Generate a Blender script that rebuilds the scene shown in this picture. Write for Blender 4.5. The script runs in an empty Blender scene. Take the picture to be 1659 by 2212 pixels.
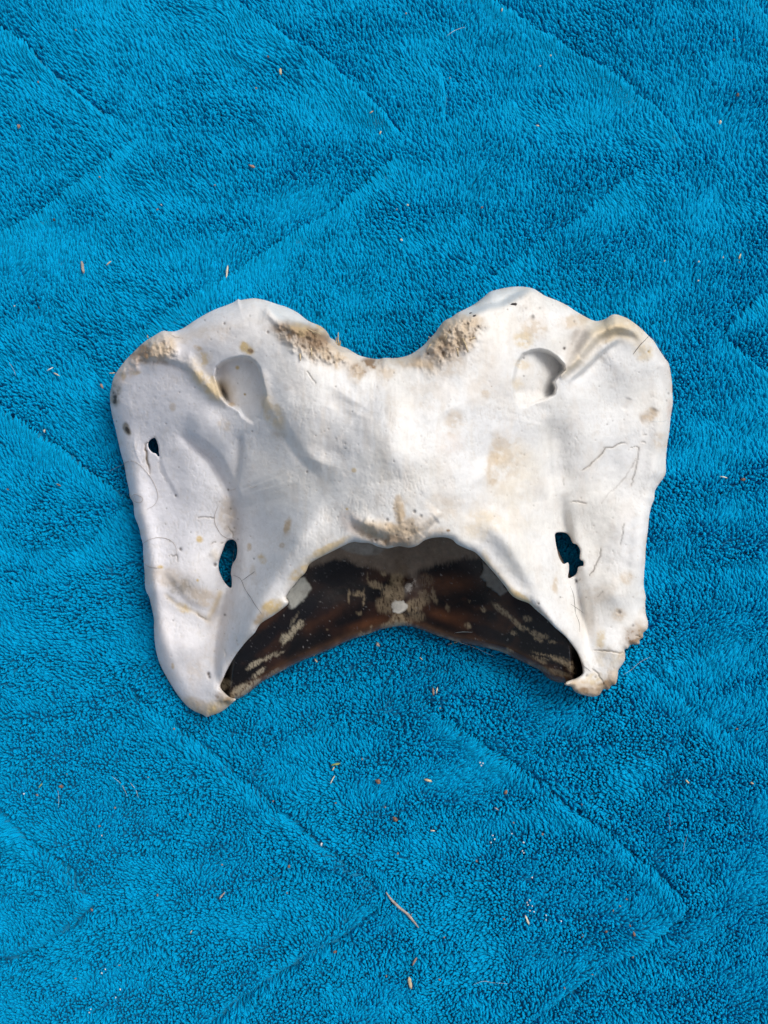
import bpy, math, random
import numpy as np
from mathutils import kdtree, Vector
random.seed(7); rng = np.random.default_rng(7)
scene = bpy.context.scene
COL = scene.collection

# ---------------------------------------------------------------- units
# measuring unit "mu": 1 mu = 0.14 mm; u runs right, v runs down as one looks straight down on the towel
S = 0.00014
CX, CY, H = 829.5, 1106.0, 1722.0          # centre of the view and eye height in mu
def world(u, v, z):
    """point seen at (u, v) from the eye that lies z above the towel"""
    k = (H - z) / H
    return (u-CX)*k*S, -(v-CY)*k*S, z*S
def tomu(x, y, z):
    k = (H - z) / H
    return x/(k*S) + CX, -y/(k*S) + CY

# ---------------------------------------------------------------- camera, sky, sun, exposure
cam = bpy.data.cameras.new('camera'); camo = bpy.data.objects.new('camera', cam); COL.objects.link(camo)
cam.sensor_fit = 'VERTICAL'; cam.sensor_height = 36.0; cam.lens = 18.0*H/1106.0
cam.clip_start = 0.005; cam.clip_end = 50
camo.location = (0, 0, H*S); camo.rotation_euler = (0, 0, 0)
scene.camera = camo
SUN_EL, SUN_AZ = 49.0, 42.0                 # az: degrees anticlockwise from +x
w = bpy.data.worlds.new('World'); scene.world = w; w.use_nodes = True
nt = w.node_tree; nt.nodes.clear()
sky = nt.nodes.new('ShaderNodeTexSky'); sky.sky_type = 'NISHITA'; sky.sun_disc = False
sky.sun_elevation = math.radians(SUN_EL); sky.sun_rotation = math.radians(90-SUN_AZ)
sky.air_density = 1.0; sky.dust_density = 4.0; sky.ozone_density = 1.0
hs = nt.nodes.new('ShaderNodeHueSaturation'); hs.inputs['Saturation'].default_value = 0.42
bg = nt.nodes.new('ShaderNodeBackground'); bg.inputs['Strength'].default_value = 0.11
wo = nt.nodes.new('ShaderNodeOutputWorld')
nt.links.new(sky.outputs[0], hs.inputs['Color']); nt.links.new(hs.outputs[0], bg.inputs['Color']); nt.links.new(bg.outputs[0], wo.inputs[0])
sl = bpy.data.lights.new('sun', 'SUN'); sl.energy = 1.4; sl.angle = math.radians(28); sl.color = (1.0, 0.975, 0.93)
so = bpy.data.objects.new('sun', sl); COL.objects.link(so)
e, a = math.radians(SUN_EL), math.radians(SUN_AZ)
so.rotation_euler = Vector((math.cos(e)*math.cos(a), math.cos(e)*math.sin(a), math.sin(e))).to_track_quat('Z', 'Y').to_euler()
so.location = (0.3, 0.2, 0.6)
vs = scene.view_settings; scene.display_settings.display_device = 'sRGB'
vs.view_transform = 'Standard'; vs.look = 'None'; vs.gamma = 1; vs.use_curve_mapping = False; vs.exposure = 0.22
scene.render.engine = 'CYCLES'
scene.render.resolution_x, scene.render.resolution_y = 768, 1024

# ---------------------------------------------------------------- helpers
def tag(o, label=None, cat=None, group=None, kind=None):
    if label: o['label'] = label
    if cat: o['category'] = cat
    if group: o['group'] = group
    if kind: o['kind'] = kind
    return o
def empty(name, loc):
    o = bpy.data.objects.new(name, None); COL.objects.link(o); o.location = loc; o.empty_display_size = 0.01; return o
def link(name, me, mat, parent=None, smooth=True):
    o = bpy.data.objects.new(name, me); COL.objects.link(o)
    if mat: me.materials.append(mat)
    if smooth: me.polygons.foreach_set('use_smooth', np.ones(len(me.polygons), bool))
    if parent:
        o.parent = parent; o.location = -parent.location
    return o
_tabs = {}
def vnoise(x, y, seed):
    if seed not in _tabs: _tabs[seed] = np.random.default_rng(seed).random((256, 256))
    t = _tabs[seed]; x = np.asarray(x, float); y = np.asarray(y, float)
    xi = np.floor(x).astype(int); yi = np.floor(y).astype(int); fx = x-xi; fy = y-yi
    fx = fx*fx*(3-2*fx); fy = fy*fy*(3-2*fy)
    a = t[xi & 255, yi & 255]; b = t[(xi+1) & 255, yi & 255]; c = t[xi & 255, (yi+1) & 255]; d = t[(xi+1) & 255, (yi+1) & 255]
    return (a*(1-fx)+b*fx)*(1-fy) + (c*(1-fx)+d*fx)*fy
def fbm(x, y, scale, seed, octv=4, gain=0.5, turn=True):
    s = 0; amp = 1; tot = 0; f = 1.0/scale
    for k in range(octv):
        ca, sa_ = (math.cos(.45+1.1*k), math.sin(.45+1.1*k)) if turn else (1, 0)
        s = s + amp*vnoise((x*ca-y*sa_)*f+17.3*k, (x*sa_+y*ca)*f+5.1*k, seed+k); tot += amp; amp *= gain; f *= 2.03
    return s/tot
def sstep(a, b, x):
    t = np.clip((x-a)/(b-a), 0, 1); return t*t*(3-2*t)
def tps(pts, vals):
    pts = np.array(pts, float)/1000; vals = np.array(vals, float); n = len(pts)
    d = np.linalg.norm(pts[:, None]-pts[None], axis=2)
    K = np.where(d > 0, d*d*np.log(d+1e-12), 0) + np.eye(n)*3e-4
    P = np.c_[np.ones(n), pts]; A = np.zeros((n+3, n+3)); A[:n, :n] = K; A[:n, n:] = P; A[n:, :n] = P.T
    sol = np.linalg.solve(A, np.r_[vals, 0, 0, 0])
    def f(u, v):
        q = np.stack([np.ravel(u), np.ravel(v)], 1)/1000; out = np.empty(len(q))
        for i in range(0, len(q), 40000):
            qq = q[i:i+40000]; dd = np.linalg.norm(qq[:, None]-pts[None], axis=2)
            out[i:i+40000] = (dd*dd*np.log(dd+1e-12))@sol[:n] + sol[n] + qq@sol[n+1:]
        return out.reshape(np.shape(u))
    return f
K9 = 900/1659/1.8228
ORG = {1: (400, 1100), 2: (1100, 1100), 3: (1800, 1100), 4: (400, 1950), 5: (1100, 1950), 6: (1800, 1950)}
def C(k, *pts):
    """survey sheets 1..6 of the bone -> mu"""
    ox, oy = ORG[k]; return [(ox/1.8228+x*K9, oy/1.8228+y*K9) for x, y in pts]
def catmull(p, closed=True, sub=1.2):
    p = np.array(p, float); n = len(p); out = []
    rngi = range(n) if closed else range(n-1)
    for i in rngi:
        if closed: a, b, c, d = p[i-1], p[i], p[(i+1) % n], p[(i+2) % n]
        else: a, b, c, d = p[max(i-1, 0)], p[i], p[i+1], p[min(i+2, n-1)]
        L = np.linalg.norm(c-b); m = max(1, int(L/sub)); t = np.arange(m)[:, None]/m
        out.append(0.5*((2*b)+(-a+c)*t+(2*a-5*b+4*c-d)*t*t+(-a+3*b-3*c+d)*t**3))
    if not closed: out.append(p[-1:])
    return np.concatenate(out)
def inside(poly, U, V):
    """U, V regular grid (rows share v)"""
    res = np.zeros(U.shape, bool); x0 = poly; x1 = np.roll(poly, -1, 0)
    us = U[0]
    for r in range(U.shape[0]):
        v = V[r, 0]; m = (x0[:, 1] > v) != (x1[:, 1] > v)
        if m.any():
            a, b = x0[m], x1[m]; xs = np.sort(a[:, 0]+(v-a[:, 1])*(b[:, 0]-a[:, 0])/(b[:, 1]-a[:, 1]))
            res[r] = np.searchsorted(xs, us) % 2 == 1
    return res
def seg_dist(poly, U, V, pad, closed=False):
    """distance and position along a polyline; inf beyond pad"""
    p = np.array(poly, float); q = np.roll(p, -1, 0) if closed else p[1:]; p = p if closed else p[:-1]
    lo = np.minimum(p.min(0), q.min(0))-pad; hi = np.maximum(p.max(0), q.max(0))+pad
    m = (U > lo[0]) & (U < hi[0]) & (V > lo[1]) & (V < hi[1])
    D = np.full(U.shape, 1e9); T = np.zeros(U.shape); SG = np.zeros(U.shape)
    uu, vv = U[m], V[m]; best = np.full(uu.shape, 1e9); tt = np.zeros(uu.shape); sg = np.zeros(uu.shape); n = len(p)
    for i in range(n):
        d = q[i]-p[i]; L2 = d@d+1e-9; t = np.clip(((uu-p[i, 0])*d[0]+(vv-p[i, 1])*d[1])/L2, 0, 1)
        dx = uu-p[i, 0]-t*d[0]; dy = vv-p[i, 1]-t*d[1]; dd = np.hypot(dx, dy); k = dd < best
        best[k] = dd[k]; tt[k] = (i+t[k])/n; sg[k] = np.sign(d[0]*dy[k]-d[1]*dx[k])
    D[m] = best; T[m] = tt; SG[m] = sg
    return D, T, SG

# ---------------------------------------------------------------- materials
def mat(name):
    m = bpy.data.materials.new(name); m.use_nodes = True; n = m.node_tree
    return m, n, n.nodes['Principled BSDF']
def simple(name, col, rough=0.7):
    m, n, b = mat(name); L = n.links.new
    tc = n.nodes.new('ShaderNodeTexCoord'); nz = n.nodes.new('ShaderNodeTexNoise'); nz.inputs['Scale'].default_value = 900; nz.inputs['Detail'].default_value = 3
    L(tc.outputs['Object'], nz.inputs['Vector'])
    r = n.nodes.new('ShaderNodeValToRGB'); r.color_ramp.elements[0].position = 0.3; r.color_ramp.elements[1].position = 0.7
    r.color_ramp.elements[0].color = [c*0.65 for c in col]+[1]; r.color_ramp.elements[1].color = [min(1, c*1.2) for c in col]+[1]
    L(nz.outputs['Fac'], r.inputs[0]); L(r.outputs[0], b.inputs['Base Color']); b.inputs['Roughness'].default_value = rough
    return m
def surf(name, rough, rvar, bump_d, scale, spec=0.4, mul=0.12):
    m, n, b = mat(name); L = n.links.new
    at = n.nodes.new('ShaderNodeAttribute'); at.attribute_name = 'tint'
    tc = n.nodes.new('ShaderNodeTexCoord')
    n1 = n.nodes.new('ShaderNodeTexNoise'); n1.inputs['Scale'].default_value = scale; n1.inputs['Detail'].default_value = 6; n1.inputs['Roughness'].default_value = 0.65
    L(tc.outputs['Object'], n1.inputs['Vector'])
    mr = n.nodes.new('ShaderNodeMapRange'); mr.inputs[1].default_value = 0.25; mr.inputs[2].default_value = 0.75; mr.inputs[3].default_value = 1-mul; mr.inputs[4].default_value = 1+mul*0.6
    L(n1.outputs['Fac'], mr.inputs[0])
    mx = n.nodes.new('ShaderNodeMix'); mx.data_type = 'RGBA'; mx.blend_type = 'MULTIPLY'; mx.inputs[0].default_value = 1
    L(at.outputs['Color'], mx.inputs[6]); L(mr.outputs[0], mx.inputs[7]); L(mx.outputs[2], b.inputs['Base Color'])
    rr = n.nodes.new('ShaderNodeMapRange'); rr.inputs[3].default_value = rough-rvar; rr.inputs[4].default_value = rough+rvar
    L(n1.outputs['Fac'], rr.inputs[0]); L(rr.outputs[0], b.inputs['Roughness'])
    n2 = n.nodes.new('ShaderNodeTexNoise'); n2.inputs['Scale'].default_value = scale*3.1; n2.inputs['Detail'].default_value = 5
    L(tc.outputs['Object'], n2.inputs['Vector'])
    bp = n.nodes.new('ShaderNodeBump'); bp.inputs['Strength'].default_value = 0.5; bp.inputs['Distance'].default_value = bump_d
    L(n2.outputs['Fac'], bp.inputs['Height']); L(bp.outputs[0], b.inputs['Normal'])
    b.inputs['Specular IOR Level'].default_value = spec
    return m
M_BONE = surf('weathered_bone', 0.58, 0.14, 0.00012, 420, 0.3, 0.10)
M_DARK = surf('stained_glossy_bone', 0.15, 0.07, 0.000025, 500, 0.22, 0.35)

# pile of the towel: every tuft a little different in dye and height
M_PILE, n, b = mat('towel_pile'); L = n.links.new
oi = n.nodes.new('ShaderNodeObjectInfo')
r = n.nodes.new('ShaderNodeValToRGB'); r.color_ramp.elements[0].color = (0.0, 0.262, 0.485, 1); r.color_ramp.elements[1].color = (0.0, 0.36, 0.66, 1)
L(oi.outputs['Random'], r.inputs[0])
tc = n.nodes.new('ShaderNodeTexCoord'); nz = n.nodes.new('ShaderNodeTexNoise'); nz.inputs['Scale'].default_value = 0.35; nz.inputs['Detail'].default_value = 3
mp = n.nodes.new('ShaderNodeMapping'); mp.inputs['Scale'].default_value = (1.0, 1.0, 0.15); L(tc.outputs['Object'], mp.inputs[0]); L(mp.outputs[0], nz.inputs['Vector'])
mr = n.nodes.new('ShaderNodeMapRange'); mr.inputs[3].default_value = 0.75; mr.inputs[4].default_value = 1.2; L(nz.outputs['Fac'], mr.inputs[0])
mx = n.nodes.new('ShaderNodeMix'); mx.data_type = 'RGBA'; mx.blend_type = 'MULTIPLY'; mx.inputs[0].default_value = 1
L(r.outputs[0], mx.inputs[6]); L(mr.outputs[0], mx.inputs[7]); L(mx.outputs[2], b.inputs['Base Color'])
b.inputs['Roughness'].default_value = 0.8; b.inputs['Specular IOR Level'].default_value = 0.04
b.inputs['Sheen Weight'].default_value = 0.03; b.inputs['Sheen Roughness'].default_value = 0.4; b.inputs['Sheen Tint'].default_value = (0.4, 0.85, 1, 1)
M_BACK, n, b = mat('towel_backing'); L = n.links.new
tc = n.nodes.new('ShaderNodeTexCoord'); nz = n.nodes.new('ShaderNodeTexNoise'); nz.inputs['Scale'].default_value = 1500; L(tc.outputs['Object'], nz.inputs['Vector'])
r = n.nodes.new('ShaderNodeValToRGB'); r.color_ramp.elements[0].color = (0, 0.18, 0.33, 1); r.color_ramp.elements[1].color = (0, 0.25, 0.44, 1)
L(nz.outputs['Fac'], r.inputs[0]); L(r.outputs[0], b.inputs['Base Color']); b.inputs['Roughness'].default_value = 0.9

# ================================================================ TOWEL
# pressed zig-zag creases: (points, side of the raised lip: +1 right of travel / -1 left, strength)
CREASES = [
 ([(-200,-90),(0,60),(70,118),(150,190),(225,245),(290,292)], 1, 1.0), ([(295,300),(215,365),(120,440),(0,512),(-250,650)], -1, .9),
 ([(350,-110),(500,0),(600,70),(700,132),(790,210),(872,300)], 1, 1.1), ([(875,325),(800,395),(730,450),(640,505),(560,560),(480,610),(385,668),(250,760)], -1, .9),
 ([(900,-100),(1060,0),(1180,75),(1300,150),(1400,225),(1485,304)], 1, 1.2), ([(1470,325),(1400,370),(1330,410),(1250,480),(1150,545),(1040,620),(900,700)], -1, .42),
 ([(1400,-200),(1605,-10),(1700,75),(1900,200)], 1, 1.0), ([(1760,600),(1659,640),(1590,700),(1572,730)], -1, .8), ([(1572,730),(1610,775),(1659,812),(1800,900)], 1, 1.0),
 ([(-200,730),(0,890),(60,930),(130,982),(200,1035),(275,1090)], 1, 1.0), ([(275,1095),(190,1180),(80,1240),(-150,1330)], -1, .5),
 ([(-200,1600),(0,1768),(60,1820),(130,1880),(205,1950)], 1, .8), ([(205,1955),(140,2010),(60,2060),(-120,2110)], 1, .7),
 ([(260,1480),(400,1590),(480,1650),(560,1725),(640,1785),(720,1852),(830,1935)], 1, .85), ([(825,1945),(760,2010),(680,2060),(560,2130),(450,2215),(300,2330)], 1, .9),
 ([(880,1490),(960,1555),(1050,1620),(1200,1725),(1300,1800),(1400,1880),(1490,1962)], 1, .95), ([(1490,1965),(1440,2008),(1370,2055),(1300,2100),(1180,2182),(1050,2290)], 1, 1.1),
 ([(1400,1450),(1500,1540),(1659,1660),(1850,1800)], 1, .45), ([(955,150),(962,205),(958,262)], 1, .5), ([(1640,30),(1500,10)], 1, .0),
]
def towel_fields(u, v):
    h = -15 + 26*(fbm(u, v, 330, 11, 3)-.5) + 17*(fbm(u, v*1.5, 100, 21, 2)-.5) + 3*(fbm(u, v, 34, 25, 2)-.5)
    au = np.zeros_like(u); av = np.zeros_like(u); fm = np.zeros_like(u)
    for pts, side, st in CREASES:
        if st <= 0: continue
        wob = np.array(catmull(pts, False, 12)); wob = wob + np.c_[(vnoise(wob[:, 0]/30, wob[:, 1]/30, 41)-.5), (vnoise(wob[:, 0]/30, wob[:, 1]/30, 42)-.5)]*9
        D, T, SG = seg_dist(wob, u, v, 130)
        s = D*SG*side                      # positive towards the lip
        env = np.clip(np.minimum(T, 1-T)*14, 0, 1)*st
        ok = D < 1e8; s = np.where(ok, s, 1e9)
        sp = np.maximum(s, 0); sn = np.maximum(-s, 0); st_ = sstep(-4, 1, s)
        low = sstep(1350, 1600, np.array(pts)[:, 1].mean())
        h = h + np.where(ok, env*low*(9*np.exp(-((s-22)/15)**2) + 8*np.exp(-((s+24)/15)**2) - 8*np.exp(-(s/6)**2)), 0); env = env*(1-.35*low*(side*(np.array(pts)[-1][0]-np.array(pts)[0][0]) > 0))
        h = h + np.where(ok, env*(st_*15*np.exp(-sp/42) - (1-st_)*13*np.exp(-sn/30) - 13*np.exp(-((s+2)/4.5)**2)), 0)
        fm = fm + np.where(ok, env*(st_*.66*np.exp(-(sp/46)**2) - (1-st_)*.45*np.exp(-(sn/36)**2)), 0)
        # tufts of the lip lie over towards the crease
        d = np.diff(wob, axis=0).mean(0); d /= np.linalg.norm(d); nrm = np.array([-d[1], d[0]])*side
        g = np.where(ok, env*np.exp(-((s-10)/16)**2), 0)*0.35
        au = au - g*nrm[0]; av = av - g*nrm[1]
    return h, au, av, fm
gx = np.arange(-430, 2100, 12.0); gy = np.arange(-460, 2680, 12.0)
GU, GV = np.meshgrid(gx, gy); TH, _, _, _ = towel_fields(GU, GV)
towel = empty('towel', (0, 0, -30*S))
tag(towel, 'bright blue fluffy towel with pressed zigzag creases lying under the pale bone', 'towel')
nv, nu = GU.shape
xs, ys = (GU-CX)*S, -(GV-CY)*S; zs = TH*S
vt = np.stack([xs, ys, zs], -1).reshape(-1, 3); vb = vt.copy(); vb[:, 2] -= 9*S
idx = np.arange(nv*nu).reshape(nv, nu)
q = np.stack([idx[:-1, :-1], idx[1:, :-1], idx[1:, 1:], idx[:-1, 1:]], -1).reshape(-1, 4)
N0 = nv*nu; qb = q[:, ::-1]+N0
rim = np.r_[idx[0, :], idx[1:, -1], idx[-1, :-1][::-1], idx[1:-1, 0][::-1]]; rn = np.roll(rim, -1)
qr = np.stack([rim, rn, rn+N0, rim+N0], -1)
me = bpy.data.meshes.new('towel_backing'); me.from_pydata(np.r_[vt, vb].tolist(), [], np.r_[q, qb, qr].tolist()); me.update()
link('backing', me, M_BACK, towel)
# the tuft kinds
def tuft_mesh(k):
    r0 = random.Random(100+k); vs_, fs = [], []; bend = r0.uniform(0.08, 0.42); n = 6
    prof = [(0, .75), (.35, .95), (.68, 1.0), (.88, .74)]
    for t, rr in prof:
        off = bend*t*t*6.0
        for i in range(n):
            a = i/n*2*math.pi; q_ = rr*(1+r0.uniform(-.16, .16)); vs_.append((off+math.cos(a)*q_, math.sin(a)*q_*1.05, t*5.6))
    vs_.append((bend*6.0, 0, 5.75))
    for j in range(len(prof)-1):
        for i in range(n): fs.append((j*n+i, j*n+(i+1) % n, (j+1)*n+(i+1) % n, (j+1)*n+i))
    for i in range(n): fs.append(((len(prof)-1)*n+i, (len(prof)-1)*n+(i+1) % n, len(vs_)-1))
    m = bpy.data.meshes.new('tuft'); m.from_pydata([(x*S, y*S, z*S) for x, y, z in vs_], [], fs); m.update()
    m.polygons.foreach_set('use_smooth', np.ones(len(m.polygons), bool)); m.materials.append(M_PILE); return m
tufts = [tuft_mesh(k) for k in range(6)]
PITCH = 5.2
tx = np.arange(-420, 2085, PITCH); ty = np.arange(-450, 2670, PITCH*0.95)
TU, TV = np.meshgrid(tx, ty); TU = TU + (np.arange(len(ty)) % 2)[:, None]*PITCH*0.5
TU = TU + 7*(fbm(TU, TV, 60, 51, 2)-.5)*2 + rng.uniform(-1.7, 1.7, TU.shape); TV = TV + 7*(fbm(TU, TV, 60, 61, 2)-.5)*2 + rng.uniform(-1.7, 1.7, TU.shape)
TU, TV = TU.ravel(), TV.ravel()
th, au, av, fm = towel_fields(TU, TV)
# pile lay (down = +v): combed away to the upper left, in patches
patch = fbm(TU*0.6-TV*.15, TV*1.9+TU*.1, 120, 71, 3); patch2 = fbm(TU, TV, 34, 81, 2)
mag = 0.44 + fm + 2.0*(patch-.5) + 0.5*(patch2-.5); mag = np.clip(mag, 0.0, .98)
mag = mag + 0.46*(0.60-TV/2212)
ang = math.radians(112) + (1.8+1.3*sstep(900, 1900, TV))*(fbm(TU, TV, 190, 91, 2)-.5) + (1.2+1.2*sstep(1100, 1900, TV))*(fbm(TU, TV, 55, 95, 2)-.5)
lx = np.cos(ang)*mag + au + rng.normal(0, .10, TU.shape); ly = np.sin(ang)*mag - av + rng.normal(0, .10, TU.shape)
lean = np.clip(np.hypot(lx, ly), 0, 1.15); az = np.arctan2(ly, lx)
rot = np.stack([rng.uniform(-.1, .1, az.shape), lean, az], -1)
scl = (2.6 + 0.7*(fbm(TU, TV, 40, 99, 2)-.5))*rng.uniform(.82, 1.22, TU.shape)
sc3 = np.stack([scl, scl, scl*rng.uniform(.9, 1.2, TU.shape)], -1)
sel = rng.integers(0, 6, TU.shape).astype(np.int32)
pm = bpy.data.meshes.new('pile'); pm.vertices.add(len(TU))
pm.vertices.foreach_set('co', np.stack([(TU-CX)*S, -(TV-CY)*S, (th-1.0)*S], -1).astype(np.float32).ravel())
for nm, ty_, arr, key in (('rot', 'FLOAT_VECTOR', rot, 'vector'), ('scl', 'FLOAT_VECTOR', sc3, 'vector'), ('sel', 'INT', sel, 'value')):
    at = pm.attributes.new(nm, ty_, 'POINT'); at.data.foreach_set(key, arr.astype(np.float32 if ty_ != 'INT' else np.int32).ravel())
pm.materials.append(M_PILE)
pile = bpy.data.objects.new('pile', pm); COL.objects.link(pile); pile.parent = towel; pile.location = -towel.location
tag(pile, kind='stuff')
ng = bpy.data.node_groups.new('pile_nodes', 'GeometryNodeTree')
ng.interface.new_socket('Geometry', in_out='INPUT', socket_type='NodeSocketGeometry'); ng.interface.new_socket('Geometry', in_out='OUTPUT', socket_type='NodeSocketGeometry')
gi = ng.nodes.new('NodeGroupInput'); go = ng.nodes.new('NodeGroupOutput'); L = ng.links.new
iop = ng.nodes.new('GeometryNodeInstanceOnPoints'); iop.inputs['Pick Instance'].default_value = True
def nattr(nm, t):
    x = ng.nodes.new('GeometryNodeInputNamedAttribute'); x.data_type = t; x.inputs['Name'].default_value = nm
    return [o for o in x.outputs if o.enabled and o.name == 'Attribute'][0]
g2i = ng.nodes.new('GeometryNodeGeometryToInstance')
hid = bpy.data.collections.new('tuft_kinds')
srcs = []
for k, m in enumerate(tufts):
    # a mesh straight from a one-point mesh object is not needed: rebuild the tuft inside the node tree through Object Info
    o = bpy.data.objects.new('tuft_kind', m); hid.objects.link(o); srcs.append(o)
for o in reversed(srcs):
    io = ng.nodes.new('GeometryNodeObjectInfo'); io.inputs['Object'].default_value = o; L(io.outputs['Geometry'], g2i.inputs[0])
e2r = ng.nodes.new('FunctionNodeEulerToRotation')
L(gi.outputs[0], iop.inputs['Points']); L(g2i.outputs[0], iop.inputs['Instance']); L(nattr('sel', 'INT'), iop.inputs['Instance Index'])
L(nattr('rot', 'FLOAT_VECTOR'), e2r.inputs[0]); L(e2r.outputs[0], iop.inputs['Rotation']); L(nattr('scl', 'FLOAT_VECTOR'), iop.inputs['Scale'])
L(iop.outputs[0], go.inputs[0])
md = pile.modifiers.new('pile', 'NODES'); md.node_group = ng

# ================================================================ BONE
out_a = C(2,(365,415),(345,380),(300,340),(210,300),(130,240),(50,200)) + C(1,(1290,185),(1200,155),(1120,138),(1060,142),(1010,150),(990,143),(960,165),(900,190),(820,220),(740,260),(660,310),(600,350),(540,375),(490,378),(450,373),(420,385),(380,410),(330,440),(280,480),(230,530),(180,580),(140,630),(105,680),(85,720),(72,780),(62,830),(63,900),(75,980),(95,1060),(115,1150),(140,1260),(165,1350),(180,1440),(200,1530)) \
 + C(4,(205,10),(230,60),(240,150),(270,230),(285,300),(300,360),(303,450),(312,560),(315,650),(325,700),(345,740),(365,820),(380,900),(380,960),(385,1060),(400,1150),(425,1230),(460,1300),(500,1370),(560,1460),(620,1530),(680,1570),(730,1590),(765,1610),(790,1600),(850,1580),(900,1550),(940,1515),(975,1480))
bottom = C(4,(975,1480),(1010,1470),(1060,1440),(1100,1410),(1160,1360),(1250,1310),(1340,1260),(1440,1210),(1560,1160)) + C(5,(370,1120),(450,1080),(560,1035),(640,1010),(740,975),(830,955),(890,950),(960,955),(1040,980),(1130,1015),(1240,1050)) + C(6,(0,1065),(100,1085),(240,1115),(340,1145),(430,1190),(520,1230),(600,1270),(650,1320),(690,1345),(740,1360),(780,1362))
opening = C(4,(930,1465),(880,1420),(862,1385),(880,1340),(910,1270),(960,1180),(1010,1110),(1060,1050),(1110,1000),(1140,950),(1170,920),(1250,870),(1330,810),(1358,775),(1340,740),(1360,700),(1400,650),(1440,600),(1480,560),(1510,500),(1570,460)) + C(5,(370,415),(450,375),(530,340),(590,345),(660,350),(720,375),(790,385),(870,370),(940,380),(1000,365),(1050,330),(1110,310),(1190,305),(1250,320),(1290,355)) + C(6,(60,385),(130,415),(190,475),(230,520),(290,590),(350,665),(390,720),(440,755),(520,785),(570,830),(640,890),(710,960),(780,1020),(830,1080),(870,1140),(895,1200),(910,1260),(905,1300),(860,1330),(800,1350))
out_b = C(6,(780,1375),(830,1390),(850,1420),(900,1445),(980,1462),(1030,1450),(1060,1410),(1100,1410),(1120,1380),(1150,1370),(1165,1320),(1170,1270),(1190,1240),(1215,1200),(1220,1160),(1215,1120),(1240,1110),(1260,1085),(1320,1080),(1325,1050),(1350,1030),(1350,1000),(1380,970),(1385,920),(1370,860),(1365,780),(1370,740),(1355,660),(1358,560),(1365,480),(1368,400),(1375,330),(1385,250),(1395,150),(1410,80),(1430,30)) \
 + C(3,(1433,1560),(1438,1530),(1470,1480),(1500,1440),(1515,1400),(1515,1340),(1517,1280),(1525,1200),(1540,1100),(1550,1000),(1565,900),(1562,820),(1560,760),(1550,680),(1535,610),(1500,560),(1460,500),(1430,450),(1390,410),(1340,360),(1290,320),(1240,285),(1200,268),(1160,255),(1130,255),(1105,268),(1070,290),(1020,302),(980,295),(920,265),(860,230),(800,190),(730,155),(640,120),(600,95),(560,70),(510,57),(440,52),(370,58),(300,72),(240,90),(190,130),(140,170),(90,200),(0,245)) \
 + C(2,(1250,275),(1200,300),(1160,345),(1130,390),(1090,430),(1050,475),(1000,515),(950,545),(900,562),(830,572),(770,570),(720,578),(660,572),(590,555),(540,530),(490,500),(440,480),(400,440),(370,425))
body_poly = catmull(out_a + opening + out_b)
hole_slit = C(1,(350,1168),(385,1150),(403,1180),(413,1220),(416,1260),(424,1305),(395,1266),(370,1256),(345,1228),(338,1195))
hole_left = C(4,(905,340),(940,322),(975,340),(985,400),(975,460),(950,500),(938,560),(945,610),(940,672),(900,640),(870,590),(850,530),(855,470),(880,400))
hole_right = C(6,(712,280),(740,268),(790,275),(820,305),(838,345),(870,360),(893,400),(890,460),(915,480),(915,510),(880,520),(870,560),(840,590),(805,600),(812,540),(810,500),(800,488),(770,498),(740,450),(722,380),(712,320))
holes = [catmull(h, True, 1.0) for h in (hole_slit, hole_left, hole_right)]

CTRL = [(850,785,285),(850,900,340),(850,1000,352),(850,1100,335),(855,1150,322),(860,1185,300),(700,900,318),(1000,900,325),(700,1050,285),(1020,1050,305),(650,1150,250),(1060,1150,275),(580,1100,185),(570,1200,168),(1140,1120,215),(1170,1220,178),(605,1240,212),(1120,1250,222),(560,1300,182),(525,1370,150),(1180,1340,180),(1222,1395,150),(485,1450,88),(1243,1445,100),
 (515,950,182),(510,1050,128),(506,1150,92),(497,1250,70),(478,1340,62),(455,1420,56),(1180,950,190),(1200,1050,146),(1212,1120,116),(1234,1220,84),(1256,1320,68),(1275,1400,62),
 (420,900,180),(450,1000,136),(400,1040,132),(330,1000,108),(275,960,82),(400,1150,116),(320,1150,78),(420,1250,104),(350,1300,72),(400,1400,74),(430,1480,52),(290,1100,66),(350,1420,52),
 (340,760,195),(380,790,185),(450,840,200),(480,880,192),(290,830,140),(252,900,98),
 (450,730,235),(530,690,262),(600,700,285),(640,720,305),(700,745,300),(760,790,295),(580,800,285),(620,850,298),(470,800,222),(565,800,275),(520,765,262),(545,905,228),
 (1100,650,255),(1050,700,300),(1150,700,270),(1200,740,248),(980,725,312),(920,775,295),(1108,800,285),(1215,800,232),(1170,750,252),(1160,885,240),
 (1330,690,210),(1270,720,205),(1225,800,215),(1380,760,160),(1350,800,168),(1300,850,172),(1420,850,106),(1300,950,158),(1410,950,88),(1290,1080,140),(1385,1080,76),(1350,1200,98),(1325,1290,104),(1375,1300,60),(1320,1400,78),(1290,1470,60)]
body_z = tps([c[:2] for c in CTRL], [c[2] for c in CTRL])

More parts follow.
